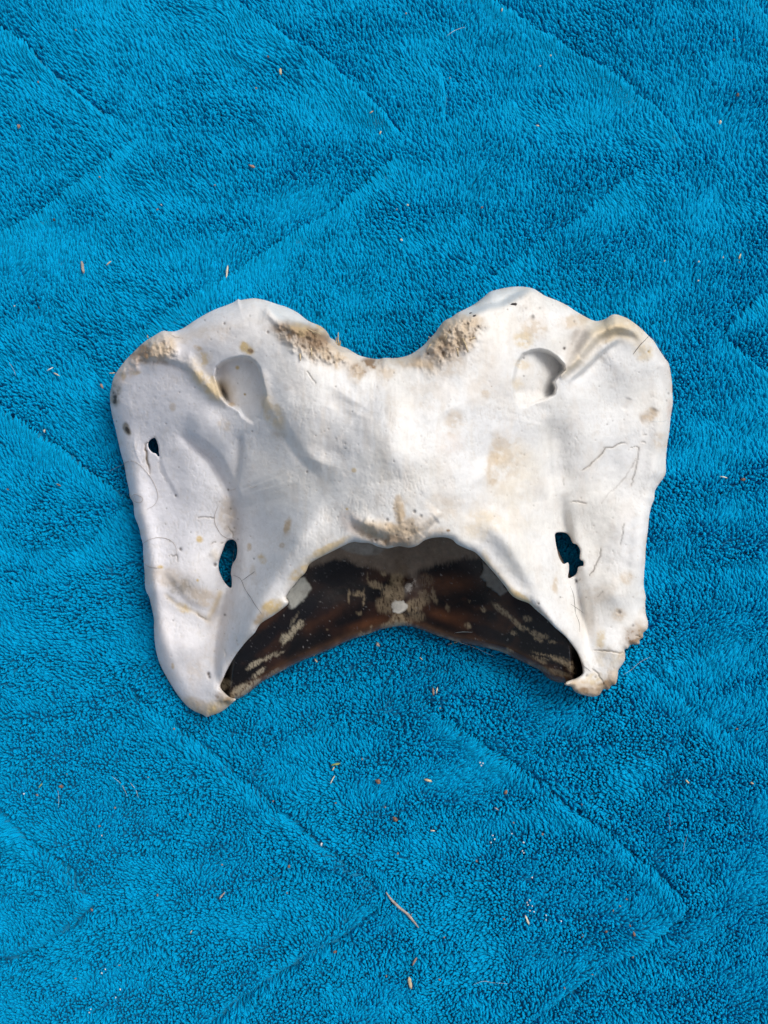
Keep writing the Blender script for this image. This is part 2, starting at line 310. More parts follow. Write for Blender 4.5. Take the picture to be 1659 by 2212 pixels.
def build_sheet(poly, hls, step, top_fn, edge_fn, bot_fn):
    lo = poly.min(0)-3*step; hi = poly.max(0)+3*step
    U, V = np.meshgrid(np.arange(lo[0], hi[0], step), np.arange(lo[1], hi[1], step))
    ins = inside(poly, U, V)
    for h in hls: ins &= ~inside(h, U, V)
    bp = np.concatenate([poly]+list(hls)); src = np.concatenate([np.zeros(len(poly), int)]+[np.full(len(h), i+1) for i, h in enumerate(hls)])
    kd = kdtree.KDTree(len(bp))
    for i, p in enumerate(bp): kd.insert((p[0], p[1], 0), i)
    kd.balance()
    c4 = ins[:-1, :-1] | ins[1:, :-1] | ins[1:, 1:] | ins[:-1, 1:]
    used = np.zeros(U.shape, bool); used[:-1, :-1] |= c4; used[1:, :-1] |= c4; used[1:, 1:] |= c4; used[:-1, 1:] |= c4
    ii = np.argwhere(used); n = len(ii); u = U[used].copy(); v = V[used].copy(); inn = ins[used]
    near = np.empty(n, int); d = np.empty(n)
    for k in range(n):
        _, j, dist = kd.find((u[k], v[k], 0)); near[k] = j; d[k] = dist
    o = ~inn; u[o] = bp[near[o], 0]; v[o] = bp[near[o], 1]; d[o] = 0
    d = np.where(inn, np.maximum(d-0.3, 0.05), 0)
    zt, colr = top_fn(u, v, d, bp[near], src[near]); E, R = edge_fn(bp[near], src[near])
    t = np.clip(d/R, 0, 1); prof = np.sqrt(np.clip(1-(1-t)**2, 0, 1))
    ztop = zt - E*(1-prof)
    zb = bot_fn(u, v, zt, d, src[near]); R2 = np.maximum(R*0.8, 4); t2 = np.clip(d/R2, 0, 1); p2 = np.sqrt(1-(1-t2)**2)
    zedge = zt-E; zbot = zedge + np.minimum(zb-zedge, -0.5)*p2
    idm = np.full(U.shape, -1); idm[used] = np.arange(n)
    q = np.stack([idm[:-1, :-1], idm[1:, :-1], idm[1:, 1:], idm[:-1, 1:]], -1)[c4]
    low = np.where(o, np.arange(n), np.arange(n)+0); nin = np.cumsum(inn)-1; low = np.where(inn, n+nin, np.arange(n))
    vt = np.stack(world(u, v, ztop), -1); vb = np.stack(world(u, v, zbot), -1)[inn]
    qb = low[q][:, ::-1]
    me = bpy.data.meshes.new('sheet'); al = np.r_[vt, vb]
    me.vertices.add(len(al)); me.vertices.foreach_set('co', al.astype(np.float32).ravel())
    fq = np.r_[q, qb]; nf = len(fq); me.loops.add(nf*4); me.polygons.add(nf)
    me.loops.foreach_set('vertex_index', fq.ravel().astype(np.int32)); me.polygons.foreach_set('loop_start', np.arange(0, nf*4, 4, dtype=np.int32))
    me.update(calc_edges=True); me.validate()
    ca = me.attributes.new('tint', 'FLOAT_COLOR', 'POINT')
    cc = np.ones((len(al), 4)); cc[:, :3] = np.r_[colr, colr[inn]]
    ca.data.foreach_set('color', cc.astype(np.float32).ravel())
    return me, (U, V, used, ztop)

# ---- relief and stains of the white bone
def polymask(pts, u, v, soft):
    """soft inside mask, 0..1 over +-soft"""
    p = np.array(pts, float); lo, hi = p.min(0)-soft, p.max(0)+soft
    m = (u > lo[0]) & (u < hi[0]) & (v > lo[1]) & (v < hi[1]); out = np.zeros(u.shape)
    uu, vv = u[m], v[m]; a = p; b2 = np.roll(p, -1, 0); cr = np.zeros(uu.shape, bool)
    for i in range(len(p)):
        c = (a[i, 1] > vv) != (b2[i, 1] > vv)
        x = a[i, 0]+(vv-a[i, 1])*(b2[i, 0]-a[i, 0])/(b2[i, 1]-a[i, 1]+1e-9); cr ^= c & (uu < x)
    D, _, _ = seg_dist(p, uu, vv, 1e4, True)
    out[m] = sstep(-soft, soft, np.where(cr, D, -D)); return out
def gauss(u, v, cx, cy, rx, ry, rotd=0):
    a = math.radians(rotd); x = (u-cx)*math.cos(a)+(v-cy)*math.sin(a); y = -(u-cx)*math.sin(a)+(v-cy)*math.cos(a)
    return np.exp(-((x/rx)**2+(y/ry)**2))
FOR_L = C(1,(840,640),(880,607),(940,580),(1010,566),(1065,570),(1112,600),(1142,645),(1158,710),(1172,775),(1187,845),(1172,880),(1167,950),(1150,1010),(1100,1045),(1030,1000),(1000,950),(945,915),(905,885),(872,830),(850,770),(829,700))
FOR_R = C(3,(480,545),(540,520),(600,512),(660,528),(722,568),(768,620),(775,655),(735,700),(698,745),(712,790),(702,832),(650,862),(570,890),(500,925),(455,925),(428,880),(414,830),(409,750),(420,680),(440,600))
CRUST = [(C(1,(1270,340),(1350,320),(1450,350),(1560,370),(1660,430),(1780,520),(1790,580),(1700,620),(1580,600),(1480,560),(1400,500),(1290,430)), 15, 1.0),
 (C(2,(1050,540),(1080,440),(1180,320),(1290,275),(1470,285),(1510,350),(1420,470),(1280,560),(1170,610)), 16, 1.0),
 (C(2,(480,610),(600,600),(720,580),(900,580),(1040,590),(1180,640),(1100,700),(900,640),(700,650),(560,700)), 6, .55),
 (C(1,(240,520),(330,440),(420,380),(490,385),(545,520),(520,600),(400,615),(280,600),(170,690),(100,700),(150,620)), 14, .9),
 (C(1,(540,520),(640,570),(760,720),(960,900),(930,930),(780,840),(640,680),(520,600)), 5, .35),
 (C(5,(590,185),(700,230),(860,240),(880,60),(910,210),(1050,230),(1110,190),(1000,330),(940,385),(790,390),(660,340),(560,270)), 7, .75),
 (C(6,(1215,1140),(1290,1040),(1330,1000),(1400,940),(1400,1060),(1260,1150)), 8, .7), (C(6,(760,1380),(880,1400),(1000,1400),(1060,1350),(1180,1290),(1160,1420),(980,1480),(820,1440)), 8, .8),
 (C(4,(580,1500),(700,1520),(860,1480),(980,1440),(980,1500),(850,1600),(740,1620),(620,1540)), 5, .6)]
ROLLS = [ # plain relief in mu: broad rolls (+) and troughs (-)
 ([(720,1095),(660,1150),(610,1215),(565,1290),(525,1370),(492,1440)], 30, 24), ([(1030,1100),(1090,1160),(1135,1225),(1178,1300),(1215,1375),(1240,1440)], 28, 24),
 ([(1208,1050),(1218,1130),(1236,1220),(1254,1300),(1266,1370),(1268,1430)], 15, -24), ([(502,1040),(503,1120),(500,1200),(484,1290),(466,1360),(462,1430)], 17, -22),
 ([(268,900),(284,1000),(302,1100),(322,1200),(338,1300),(356,1400),(395,1480)], 20, 12), ([(1428,800),(1430,900),(1420,1000),(1395,1120),(1385,1230),(1380,1330)], 20, 14),
 ([(760,860),(715,930),(690,1000)], 44, -13), ([(975,880),(1010,950),(1060,1020)], 50, -8), ([(850,830),(848,930),(850,1040)], 40, 8)]
DISHES = [(372,1075,60,150,-8,-24), (1312,1060,56,150,10,-26), (395,1330,46,70,0,-9), (1320,1330,36,60,0,-8), (1330,860,50,70,30,-8)]
STROKES = [ (C(1,(480,1020),(640,1130),(760,1220),(850,1330),(900,1470),(930,1600)), 30, -17, 0, 'tan'), (C(1,(1000,1080),(990,1250),(975,1420),(960,1600)), 22, -12, 0, 'tan'), (C(3,(700,1000),(720,1150),(740,1300),(750,1450),(770,1560)), 26, -14, 0, 'tan'),
 (C(1,(1230,1050),(1330,1200),(1450,1330),(1560,1450)), 34, -6, 0, 'tan'), (C(3,(830,760),(900,700),(1000,620),(1100,540)), 40, -9, 0, 'tan'), (C(2,(640,740),(620,840),(560,980)), 34, -8, 0, 'tan'),
 # points, width, height(+)/depth(-), stain strength, stain key
 (C(3,(720,735),(800,650),(880,570),(950,460),(1000,390),(1060,360),(1130,350),(1190,340),(1240,350),(1300,380),(1360,440),(1400,520)), 19, 25, .36, 'yellow'),
 (C(3,(735,715),(820,640),(900,560)), 9, 9, .35, 'yellow'),
 (C(3,(760,740),(860,640),(960,530),(1050,440),(1150,390),(1230,400),(1290,430),(1340,500)), 9, -10, .12, 'tan'),
 (C(3,(960,330),(900,400),(850,480),(820,560),(780,620)), 20, -14, .45, 'grey'),
 (C(1,(560,540),(640,590),(700,700),(780,790),(860,870),(940,910)), 13, 12, .3, 'yellow'),
 (C(1,(1150,640),(1180,760),(1195,870),(1240,980),(1300,1090),(1350,1160)), 12, 9, .15, 'yellow'),
 (C(1,(590,1160),(700,1230),(790,1300),(850,1400),(920,1520),(960,1640)), 18, -4, 0, 'tan'),
 
 (C(1,(1010,1130),(1000,1250),(985,1400),(950,1500)), 7, -6, .05, 'grey'),
 
 (C(2,(560,740),(450,850),(420,950)), 26, -6, .02, 'grey'),
 (C(5,(520,200),(590,250),(700,300),(800,340)), 12, -11, .25, 'tan'), (C(5,(1150,170),(1090,220),(1020,290)), 10, -9, .3, 'tan'),
 (C(5,(600,190),(700,230),(820,250)), 12, 9, .35, 'yellow'), (C(5,(870,40),(880,120),(885,210)), 7, 3, .4, 'tan'),
 (C(6,(640,150),(700,330),(730,500),(760,650),(850,830),(920,1000),(930,1120)), 16, -6, 0, 'tan'),
 (C(6,(300,560),(420,670),(560,760),(700,900),(820,1020),(880,1120)), 14, 5, 0, 'tan'),
 (C(4,(860,660),(900,800),(860,1000),(820,1200),(830,1330),(880,1430)), 17, -8, .04, 'grey'),
 (C(4,(930,70),(970,120),(980,220),(960,300)), 9, -6, .12, 'tan'), (C(4,(940,150),(910,230),(940,290)), 12, 7, .15, 'tan'),
 (C(4,(760,910),(800,850),(840,760),(870,680)), 6, 4, .6, 'yellow'), (C(4,(440,700),(560,800),(700,860),(820,950)), 5, -3, .35, 'yellow'),
 (C(4,(790,400),(830,440),(850,480)), 10, 5, .3, 'yellow'), (C(4,(400,520),(480,600),(600,640),(700,720)), 30, -5, .1, 'tan'),
 (C(4,(400,560),(390,700),(380,900),(390,1080)), 14, 7, 0, 'tan'),
 (C(3,(1440,420),(1500,560),(1530,700),(1540,900),(1510,1100),(1500,1300)), 16, 6, .08, 'tan'),
 (C(3,(1320,1030),(1380,1000),(1420,970),(1440,930)), 10, -5, .4, 'brown'), (C(3,(1250,860),(1230,910),(1200,950)), 7, -4, .3, 'grey'),
 (C(3,(1400,1440),(1460,1480)), 10, -6, 0, 'tan'), (C(3,(640,1150),(650,1300),(660,1450),(690,1600)), 9, -4, 0, 'tan'),
 (C(2,(1150,430),(1180,440),(1215,485)), 5, -8, .8, 'dark'),
 (C(5,(60,780),(200,590),(330,470),(450,400)), 10, 3, .28, 'yellow'), (C(6,(190,450),(350,640),(450,740),(560,800)), 9, 3, .35, 'yellow'),
]
STEPS = [ # crisp folds: points, side that stands higher (+1 right of travel), height, rise width, fall-off
 (C(1,(540,1110),(640,1180),(720,1240),(800,1310),(870,1430),(930,1560),(965,1680)), -1, 30, 26, 95),
 (C(1,(1180,860),(1215,940),(1260,1020),(1330,1150),(1430,1290),(1530,1390),(1620,1450)), -1, 9, 26, 120),
 (C(1,(1015,1110),(1008,1250),(990,1400),(975,1540),(975,1660)), -1, 8, 7, 34),
 (C(4,(975,250),(985,420),(950,640),(930,760),(880,900),(845,1050),(830,1200),(840,1320),(880,1420)), -1, 16, 14, 46),
 (C(6,(690,200),(712,380),(760,560),(790,700),(860,860),(920,1000),(930,1120),(920,1220)), 1, 16, 16, 60),
 (C(3,(700,960),(660,1080),(650,1200),(665,1400),(700,1600)), 1, 14, 18, 80),
 (C(3,(800,770),(900,690),(1010,590),(1110,500),(1200,440)), -1, 15, 9, 44),
 (C(5,(500,130),(545,215),(620,270),(720,310),(800,345)), -1, 9, 8, 30), (C(5,(1190,130),(1120,210),(1060,280),(1000,330)), 1, 8, 8, 30),
 (C(4,(430,560),(520,640),(600,760),(700,820),(790,850)), -1, 4, 12, 40), (C(1,(420,1290),(440,1380),(500,1500),(560,1600)), -1, 3, 7, 40),
 (C(1,(300,600),(430,590),(540,620),(650,680)), -1, 9, 9, 40)]
CRACKS = [(C(1,(350,1180),(328,1190),(321,1220),(329,1300),(343,1360),(354,1412)), 2.6, 1.05), (C(3,(900,1400),(960,1350),(1030,1285),(1075,1225),(1100,1222),(1150,1212),(1195,1185),(1235,1200)), 1.6, .75), (C(3,(1260,1220),(1318,1218),(1312,1290),(1292,1380),(1262,1500)), 1.5, .5),  # first: through-slit, the dark seen through it painted on, not cut open
 (C(3,(1040,1630),(1100,1560),(1200,1460),(1260,1370),(1300,1290)), 1.6, .35), (C(3,(820,1618),(880,1618),(940,1628)), 1.5, .7), (C(3,(1330,1180),(1365,1188)), 1.2, .6),(C(3,(1345,1130),(1370,1135)), 1.2, .5),
 (C(6,(1047,380),(1030,450),(1000,520),(960,585)), 1.6, .6), (C(6,(1000,1122),(1080,1130),(1130,1136),(1180,1142),(1218,1147)), 1.6, .85), (C(6,(980,1262),(1030,1310),(1065,1370)), 1.5, .7),
 (C(6,(1210,200),(1195,300),(1185,370)), 1.2, .45), (C(4,(690,165),(740,160),(820,168)), 1.4, .85), (C(4,(690,860),(730,885),(765,912)), 1.8, .8), (C(4,(490,435),(520,440),(545,438),(552,490)), 1.5, .7),
 (C(4,(795,355),(830,335)), 1.2, .8), (C(4,(920,230),(945,270),(958,305)), 1.4, .7), (C(4,(895,1110),(900,1170)), 1.2, .7), (C(2,(200,665),(235,715),(265,770)), 1.2, .6), (C(4,(860,350),(885,348)), 1.2, .8),
 (C(6,(1290,1018),(1330,1022)), 1.6, .9), (C(1,(418,1300),(425,1380),(470,1470)), 1.3, .25), (C(3,(770,1440),(772,1500)),1.1,.5), (C(6,(1010,750),(1060,690)),1.1,.35), (C(6,(850,640),(900,610)),1.2,.35),
 (C(1,(490,390),(520,415),(560,425)),1.3,.6)]
PITS = [(1,890,320,2.3,.8),(1,930,360,2,.5),(1,1205,385,2.4,.7),(1,750,296,1.8,.7),(1,795,438,1.6,.5),(1,566,820,1.4,.6),(1,468,1047,1.5,.6),(1,108,1030,1.6,.6),(1,1040,835,2.0,.6),(1,988,755,1.3,.5),(1,1093,1103,1.8,.6),(1,1490,1397,2.2,.7),
 (1,538,1570,2.4,.8),(1,920,1527,2.0,.8),(1,560,1365,1.6,.5),(1,675,785,2.2,.4),(1,1075,265,2.2,.4),(1,700,1350,1.4,.4),(1,790,522,1.5,.4),
 (2,132,460,2.0,.7),(2,355,575,3.2,.75),(2,395,605,2.4,.6),(2,1080,538,2.2,.8),(2,1190,530,3.6,.5),(2,1370,322,2.6,.7),(2,1440,345,3.4,.55),(2,1235,380,3,.6),(2,292,572,2,.6),(2,478,1192,1.6,.6),(2,480,1228,1.6,.6),(2,830,680,2,.4),(2,830,1322,1.6,.5),(2,408,778,1.6,.6),(2,530,960,1.8,.5),(2,830,1640,1.5,.4),
 (3,420,178,0.1,.1),(3,545,275,4.2,.55),(3,600,207,2.4,.4),(3,498,210,2,.35),(3,777,503,2.8,.97),(3,366,218,1.5,.8),(3,483,572,2.0,.7),(3,483,702,1.6,.7),(3,1388,522,1.8,.6),(3,1520,880,2,.5),(3,1535,828,2.4,.5),(3,1320,675,1.6,.5),(3,488,1273,1.6,.5),(3,1088,1052,1.8,.5),(3,850,305,2.5,.5),(3,1130,1028,1.6,.4),
 (4,572,392,3.0,.8),(4,825,505,3.4,.85),(4,520,910,1.8,.6),(4,895,868,2.4,.85),(4,775,1298,3.6,.9),(4,782,1320,3,.8),(4,938,98,1.8,.7),(4,1106,462,1.8,.7),(4,990,172,1.6,.5),(4,963,237,1.6,.6),(4,990,320,1.6,.6),(4,982,1055,1.4,.6),(4,470,97,1.6,.6),(4,648,270,1.6,.5),(4,475,752,1.6,.5),(4,462,210,1.5,.5),
 (5,782,178,3.0,.6),(5,678,190,2,.6),(5,980,120,3.2,.6),(5,1027,152,3.2,.5),(5,700,325,2.8,.6),(5,670,330,2,.5),(5,920,250,2.2,.6),(5,850,290,2.2,.6),(5,935,320,2.4,.6),(5,770,215,1.8,.6),(5,800,255,2,.5),(5,960,210,2,.5),
 (6,865,622,2.8,.7),(6,750,740,1.6,.9),(6,1175,850,3.8,.5),(6,1275,947,2.6,.5),(6,1130,405,1.6,.4),(6,937,742,1.4,.6),(6,590,787,2.2,.6),(6,1127,165,1.6,.4),(6,555,75,1.5,.5),(6,940,1310,2.4,.5),(6,1003,1320,2,.5)]
# stained places: sheet, x, y, rx, ry (sheet units), rot, strength, key, noise bite
STAINS = [(1,400,490,140,90,-25,.5,'tan',.5),(1,280,540,70,60,0,.65,'brown',.5),(1,100,820,38,85,8,.6,'grey2',.4),(1,92,860,16,45,0,.7,'dark',.6),(1,185,1085,22,42,-25,1.0,'grey2',.15),(1,190,1095,12,22,-25,.9,'dark',.2),
 (1,200,640,120,60,-50,.5,'pink',.5),(1,700,430,260,70,-15,.2,'tan',.7),(1,730,580,60,50,0,.4,'yellow',.6),(1,780,760,60,130,-45,.45,'yellow',.6),(1,1050,500,50,30,40,.7,'yellow',.4),(1,1080,520,18,14,0,.7,'brown',.2),(1,1450,420,200,80,15,.55,'brown',.5),
 (1,1500,380,120,40,15,.5,'yellow',.4),(1,1540,410,50,35,10,.7,'dark',.7),(1,890,1050,40,60,-50,.25,'tan',.6),(1,1240,960,60,120,-30,.3,'yellow',.6),(1,1290,1120,50,50,0,.2,'tan',.6),(1,515,925,22,30,0,.35,'tan',.2),(1,985,640,14,12,0,.7,'yellow',.1),(1,1040,835,8,8,0,.8,'yellow',.1),(1,945,910,24,14,0,.55,'tan',.3),
 (1,700,500,30,18,20,.5,'tan',.5),(1,245,680,35,15,0,.5,'tan',.4),(1,160,700,18,25,0,.5,'tan',.4),
 (2,420,570,150,80,15,.5,'tan',.5),(2,250,430,130,60,20,.5,'brown',.5),(2,300,340,40,22,25,.8,'yellow',.2),(2,640,630,120,50,-15,.6,'brown',.6),(2,560,690,50,60,20,.4,'tan',.5),(2,780,680,60,40,0,.3,'tan',.6),(2,1230,400,160,100,-20,.65,'tan',.35),(2,1150,560,180,70,-10,.45,'brown',.5),(2,1200,620,130,80,0,.3,'tan',.5),
 (2,950,600,130,35,10,.45,'tan',.4),(2,1050,830,120,120,0,.13,'tan',.7),(2,1270,1050,60,90,0,.3,'tan',.6),(2,1240,1190,90,80,0,.16,'pink',.5),(2,540,1385,16,16,0,.6,'yellow',.2),(2,1640,1330,110,190,10,.2,'tan',.9),(2,820,950,40,130,0,.12,'tan',.6),(2,350,1000,200,250,0,.08,'grey',.4),
 (2,860,1610,20,40,0,.45,'tan',.3),(2,1500,830,30,30,0,.3,'tan',.5),
 (3,320,1240,90,100,0,.26,'tan',.8),(3,262,1350,36,210,5,.34,'tan',.7),(3,400,1400,170,220,0,.12,'yellow',.5),(3,560,360,90,60,0,.35,'tan',.6),(3,850,300,110,45,-15,.4,'tan',.55),(3,880,420,50,100,25,.5,'grey',.4),(3,810,580,30,60,20,.35,'grey',.3),(3,480,440,60,60,0,.35,'yellow',.6),(3,1200,350,260,90,10,.3,'yellow',.4),(3,1100,400,120,45,-30,.35,'yellow',.3),
 (3,1350,520,70,60,40,.3,'yellow',.5),(3,1390,525,10,10,0,.6,'yellow',.1),(3,1400,980,60,40,-20,.4,'tan',.5),(3,1540,950,20,70,0,.4,'pink',.4),(3,1470,1180,50,60,0,.25,'tan',.6),(3,1500,640,40,160,-15,.15,'grey',.4),(3,470,620,50,30,0,.25,'yellow',.5),(3,440,760,40,40,0,.22,'yellow',.5),(3,1140,760,60,30,-30,.12,'grey',.5),
 (3,100,300,70,50,0,.45,'tan',.4),(3,60,450,70,80,0,.3,'tan',.5),(3,200,700,120,220,0,.12,'tan',.7),
 (4,910,130,60,110,0,.28,'tan',.5),(4,710,320,20,22,-40,.7,'yellow',.3),(4,697,617,9,9,0,.8,'yellow',.1),(4,570,660,70,50,0,.4,'grey2',.6),(4,720,740,120,60,20,.35,'tan',.55),(4,600,820,50,30,25,.45,'yellow',.4),(4,500,600,130,70,20,.25,'tan',.5),(4,425,522,20,12,0,.7,'yellow',.2),(4,1350,230,24,55,10,.65,'tan',.35),(4,1070,375,15,24,0,.5,'tan',.3),
 (4,1310,365,18,18,0,.45,'tan',.3),(4,1165,460,25,35,-30,.45,'yellow',.5),(4,1450,560,110,40,-40,.5,'yellow',.5),(4,1240,810,70,50,-20,.65,'yellow',.35),(4,1160,890,60,35,-30,.6,'tan',.35),(4,720,1540,140,45,20,.6,'tan',.35),(4,860,1530,100,50,-25,.6,'yellow',.4),(4,515,1240,10,20,0,.6,'tan',.2),(4,680,1290,60,90,0,.18,'tan',.6),(4,850,1050,60,200,10,.12,'tan',.5),
 (4,430,1180,60,300,8,.10,'pink',.5),(4,1100,560,18,50,0,.2,'tan',.6),(4,900,1480,70,30,20,.5,'brown',.5),(4,350,800,40,250,0,.12,'tan',.5),(4,1500,820,400,25,0,0,'tan',.5),
 (5,820,280,210,70,10,.6,'tan',.3),(5,950,230,140,60,-20,.5,'tan',.4),(5,870,120,40,90,0,.6,'tan',.35),(5,800,330,180,40,10,.35,'brown',.6),(5,520,200,60,90,-30,.3,'pink',.4),(5,1225,255,12,9,0,.95,'brown',.05),(5,490,100,8,8,0,.9,'yellow',.1),(5,1090,290,120,30,-20,.3,'tan',.5),(5,340,390,160,25,-28,.5,'yellow',.4),(5,1180,90,120,80,0,.2,'tan',.6),(5,1560,190,100,50,40,.15,'yellow',.6),
 (6,450,740,90,25,30,.65,'yellow',.2),(6,620,880,120,22,50,.5,'tan',.3),(6,200,470,30,60,0,.3,'yellow',.4),(6,715,650,22,60,0,.4,'tan',.5),(6,1230,600,45,40,0,.35,'tan',.35),(6,1170,870,45,40,30,.4,'tan',.4),(6,1040,1040,30,70,0,.35,'yellow',.6),(6,1100,1180,90,60,0,.18,'yellow',.6),(6,1290,1020,80,70,-40,.6,'brown',.4),(6,1080,1380,70,35,-30,.95,'brown',.25),(6,930,1400,140,50,10,.6,'tan',.3),
 (6,980,1430,120,25,5,.6,'brown',.4),(6,1140,1310,50,60,0,.4,'tan',.4),(6,1200,1190,25,80,10,.4,'tan',.4),(6,420,100,120,200,0,.12,'yellow',.6),(6,1020,720,120,60,-20,.15,'tan',.6),(6,1000,1330,60,40,0,.35,'yellow',.5),(6,150,210,100,120,-40,.18,'yellow',.6),(6,1350,920,40,100,0,.2,'tan',.4),(6,1380,600,30,300,0,.12,'pink',.4)]
PAL = dict(tan=(.56,.44,.31), brown=(.27,.18,.11), yellow=(.64,.49,.27), grey=(.50,.46,.42), grey2=(.30,.27,.23), dark=(.06,.045,.035), pink=(.66,.54,.47))
def mixc(col, key, m): m = np.clip(m, 0, 1)[:, None]; return col*(1-m)+np.array(PAL[key] if isinstance(key, str) else key)*m
CUP_L = C(1,(1120,150),(1200,210),(1290,300),(1420,350),(1520,360),(1620,430)) ; CUP_R = C(3,(-60,300),(90,270),(220,225),(330,200),(440,140),(520,100),(600,92))
def body_top(u, v, d, nb, src):
    z = body_z(u, v)
    z = z + 11*(fbm(u, v, 80, 201, 2)-.5) + 1.7*(fbm(u, v, 26, 211, 2)-.5) + .45*(fbm(u, v, 6, 221, 2)-.5)
    # long faint striae of the arch, running down the bone
    z = z + 1.0*(fbm(u*1.0, v*.22, 9, 231, 3, turn=False)-.5)*sstep(560, 640, u)*sstep(1200, 1100, u)
    col = np.tile(np.array((.785, .775, .758)), (len(u), 1))
    # ageing: slightly warmer broad patches, cooler chalky ones
    m = fbm(u, v, 130, 301, 3); col = mixc(col, (.79,.755,.69), sstep(.5, .72, m)*.5); col = mixc(col, (.74,.745,.76), sstep(.52, .32, m)*.5)
    col = mixc(col, (.72,.65,.58), sstep(.56, .75, fbm(u*1.3, v*.6, 36, 311, 4))*.28)
    col = mixc(col, (.725,.71,.765), sstep(1.0, 0, (u-300)/420)*.7)  # lavender shade of the side turned from the sun, painted towards the left
    col = mixc(col, (.62,.55,.47), sstep(.56, .78, fbm(u, v, 13, 321, 4, .6))*.20); col = mixc(col, (.60,.57,.55), sstep(.55, .8, fbm(u*1.5, v*.5, 5, 331, 3, .6, False))*.16)
    col = mixc(col, (.66,.60,.52), sstep(.52, .75, fbm(u*1.7, v*.28, 22, 341, 4, .6, False))*.28*sstep(560, 680, u)*sstep(1250, 1100, u))
    z = z + 1.3*(fbm(u, v, 13, 351, 3)-.5)
    # the roof of the two cranial cups
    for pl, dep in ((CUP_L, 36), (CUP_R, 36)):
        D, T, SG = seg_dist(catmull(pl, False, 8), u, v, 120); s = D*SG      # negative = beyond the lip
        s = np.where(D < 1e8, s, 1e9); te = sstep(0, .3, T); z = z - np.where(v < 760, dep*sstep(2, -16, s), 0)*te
        col = mixc(col, (.60,.635,.65), np.where(v < 760, sstep(2, -8, s), 0)*.75*te)  # blue-grey cast of the sky on the cups, painted into the tint
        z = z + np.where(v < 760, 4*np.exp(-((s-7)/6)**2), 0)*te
    # foramina
    fl = polymask(FOR_L, u, v, 4.5); (ax, ay), (bx, by) = C(1,(900,700),(1100,1040))
    ramp = sstep(0, 90, by-v+0.25*(bx-u)); depth = 32*ramp
    z = z - fl*depth; px, py = C(1,(893,842))[0]; z = z - fl*50*gauss(u, v, px-4, py, 12, 24, -20) - fl*8*gauss(u, v, px-6, py-45, 12, 40)
    col = mixc(col, (.60,.595,.545), fl*.12)
    fr = polymask(FOR_R, u, v, 4.2); (rx, ry), = C(3,(700,760))
    z = z - fr*(20+26*sstep(-70, 10, u-rx))*sstep(0, 50, C(3,(0,965))[0][1]-v) - fr*14*gauss(u, v, rx-3, ry+12, 16, 18)
    col = mixc(col, (.60,.595,.56), fr*.15)
    for pts, wd, hg, ss, key in STROKES:
        pts = catmull(pts, False, 8); D, T, SG = seg_dist(pts, u, v, wd*3); env = sstep(0, .30 if wd > 12 else .16, np.minimum(T, 1-T))
        g = np.where(D < 1e8, np.exp(-(D/wd)**2), 0)*env; g2 = g*(1-fl)*(1-fr) if hg > 0 else g
        z = z + g2*hg*(.7 if abs(hg) < 10 else 1)
        if ss: col = mixc(col, key, g2*ss*(.45+1.1*fbm(u, v, 12, 401, 3)))
    for pts, wd, hg in ROLLS:
        pts = catmull(pts, False, 10); D, T, SG = seg_dist(pts, u, v, wd*3.2); env = sstep(0, .28, np.minimum(T, 1-T)); z = z + np.where(D < 1e8, env*1.35*hg*np.exp(-(D/wd)**2), 0)*(1-fl)*(1-fr)
    for cx, cy, rx_, ry_, ro, hg in DISHES: z = z + 1.3*hg*gauss(u, v, cx, cy, rx_, ry_, ro)
    for pts, side, hg, rise, fall in STEPS:
        pts = catmull(pts, False, 8); D, T, SG = seg_dist(pts, u, v, fall*2); s = np.where(D < 1e8, D*SG*side, 0)
        env = sstep(0, .22, T)*sstep(1, .78, T); on = D < 1e8
        z = z + np.where(on, env*hg*(sstep(-2, rise, s)*np.exp(-(np.maximum(s, 0)/fall)**2) - .25*np.exp(-((s+3)/7)**2)), 0)*(1-fl)*(1-fr)
    # fine broken grain of weathered bone, running with the bone
    gu, gv = u*np.cos(.15)+v*np.sin(.15)*np.sign(850-u), v
    rd = 1-np.abs(2*fbm(gu*1.5, gv*.20, 8, 361, 3, turn=False)-1); gm = sstep(.4, .62, fbm(u, v, 60, 371, 2))
    z = z - .7*sstep(.90, .99, rd)*gm; col = mixc(col, (.58,.53,.47), sstep(.93, .995, rd)*gm*.30)
    pz = vnoise(u/2.4, v/2.9, 381); pm_ = sstep(.5, .62, fbm(u, v, 40, 391, 3)); z = z - .8*sstep(.86, .97, pz)*pm_; col = mixc(col, (.50,.43,.35), sstep(.88, .98, pz)*pm_*.30)
    for pts, amp, ss in CRUST:
        m = polymask(pts, u+16*(fbm(u, v, 22, 531, 3)-.5), v+26*(fbm(u, v, 16, 541, 3)-.5), 13)
        if m.max() == 0: continue
        rough = fbm(u*1.1, v*.85, 19, 501, 5, .62); rg = np.abs(fbm(u*1.3, v*.8, 15, 511, 4, .6)-.5)*2
        z = z + m*amp*.8*((rough-.42)*1.9 - rg*.7 + .35)
        col = mixc(col, 'tan', m*ss*.5*(.3+1.2*fbm(u, v, 18, 521, 3)))
        col = mixc(col, 'brown', m*ss*sstep(.44, .22, rough-rg*.25+.03)*.42); col = mixc(col, (.74,.70,.64), m*ss*sstep(.5, .7, rough)*.4)
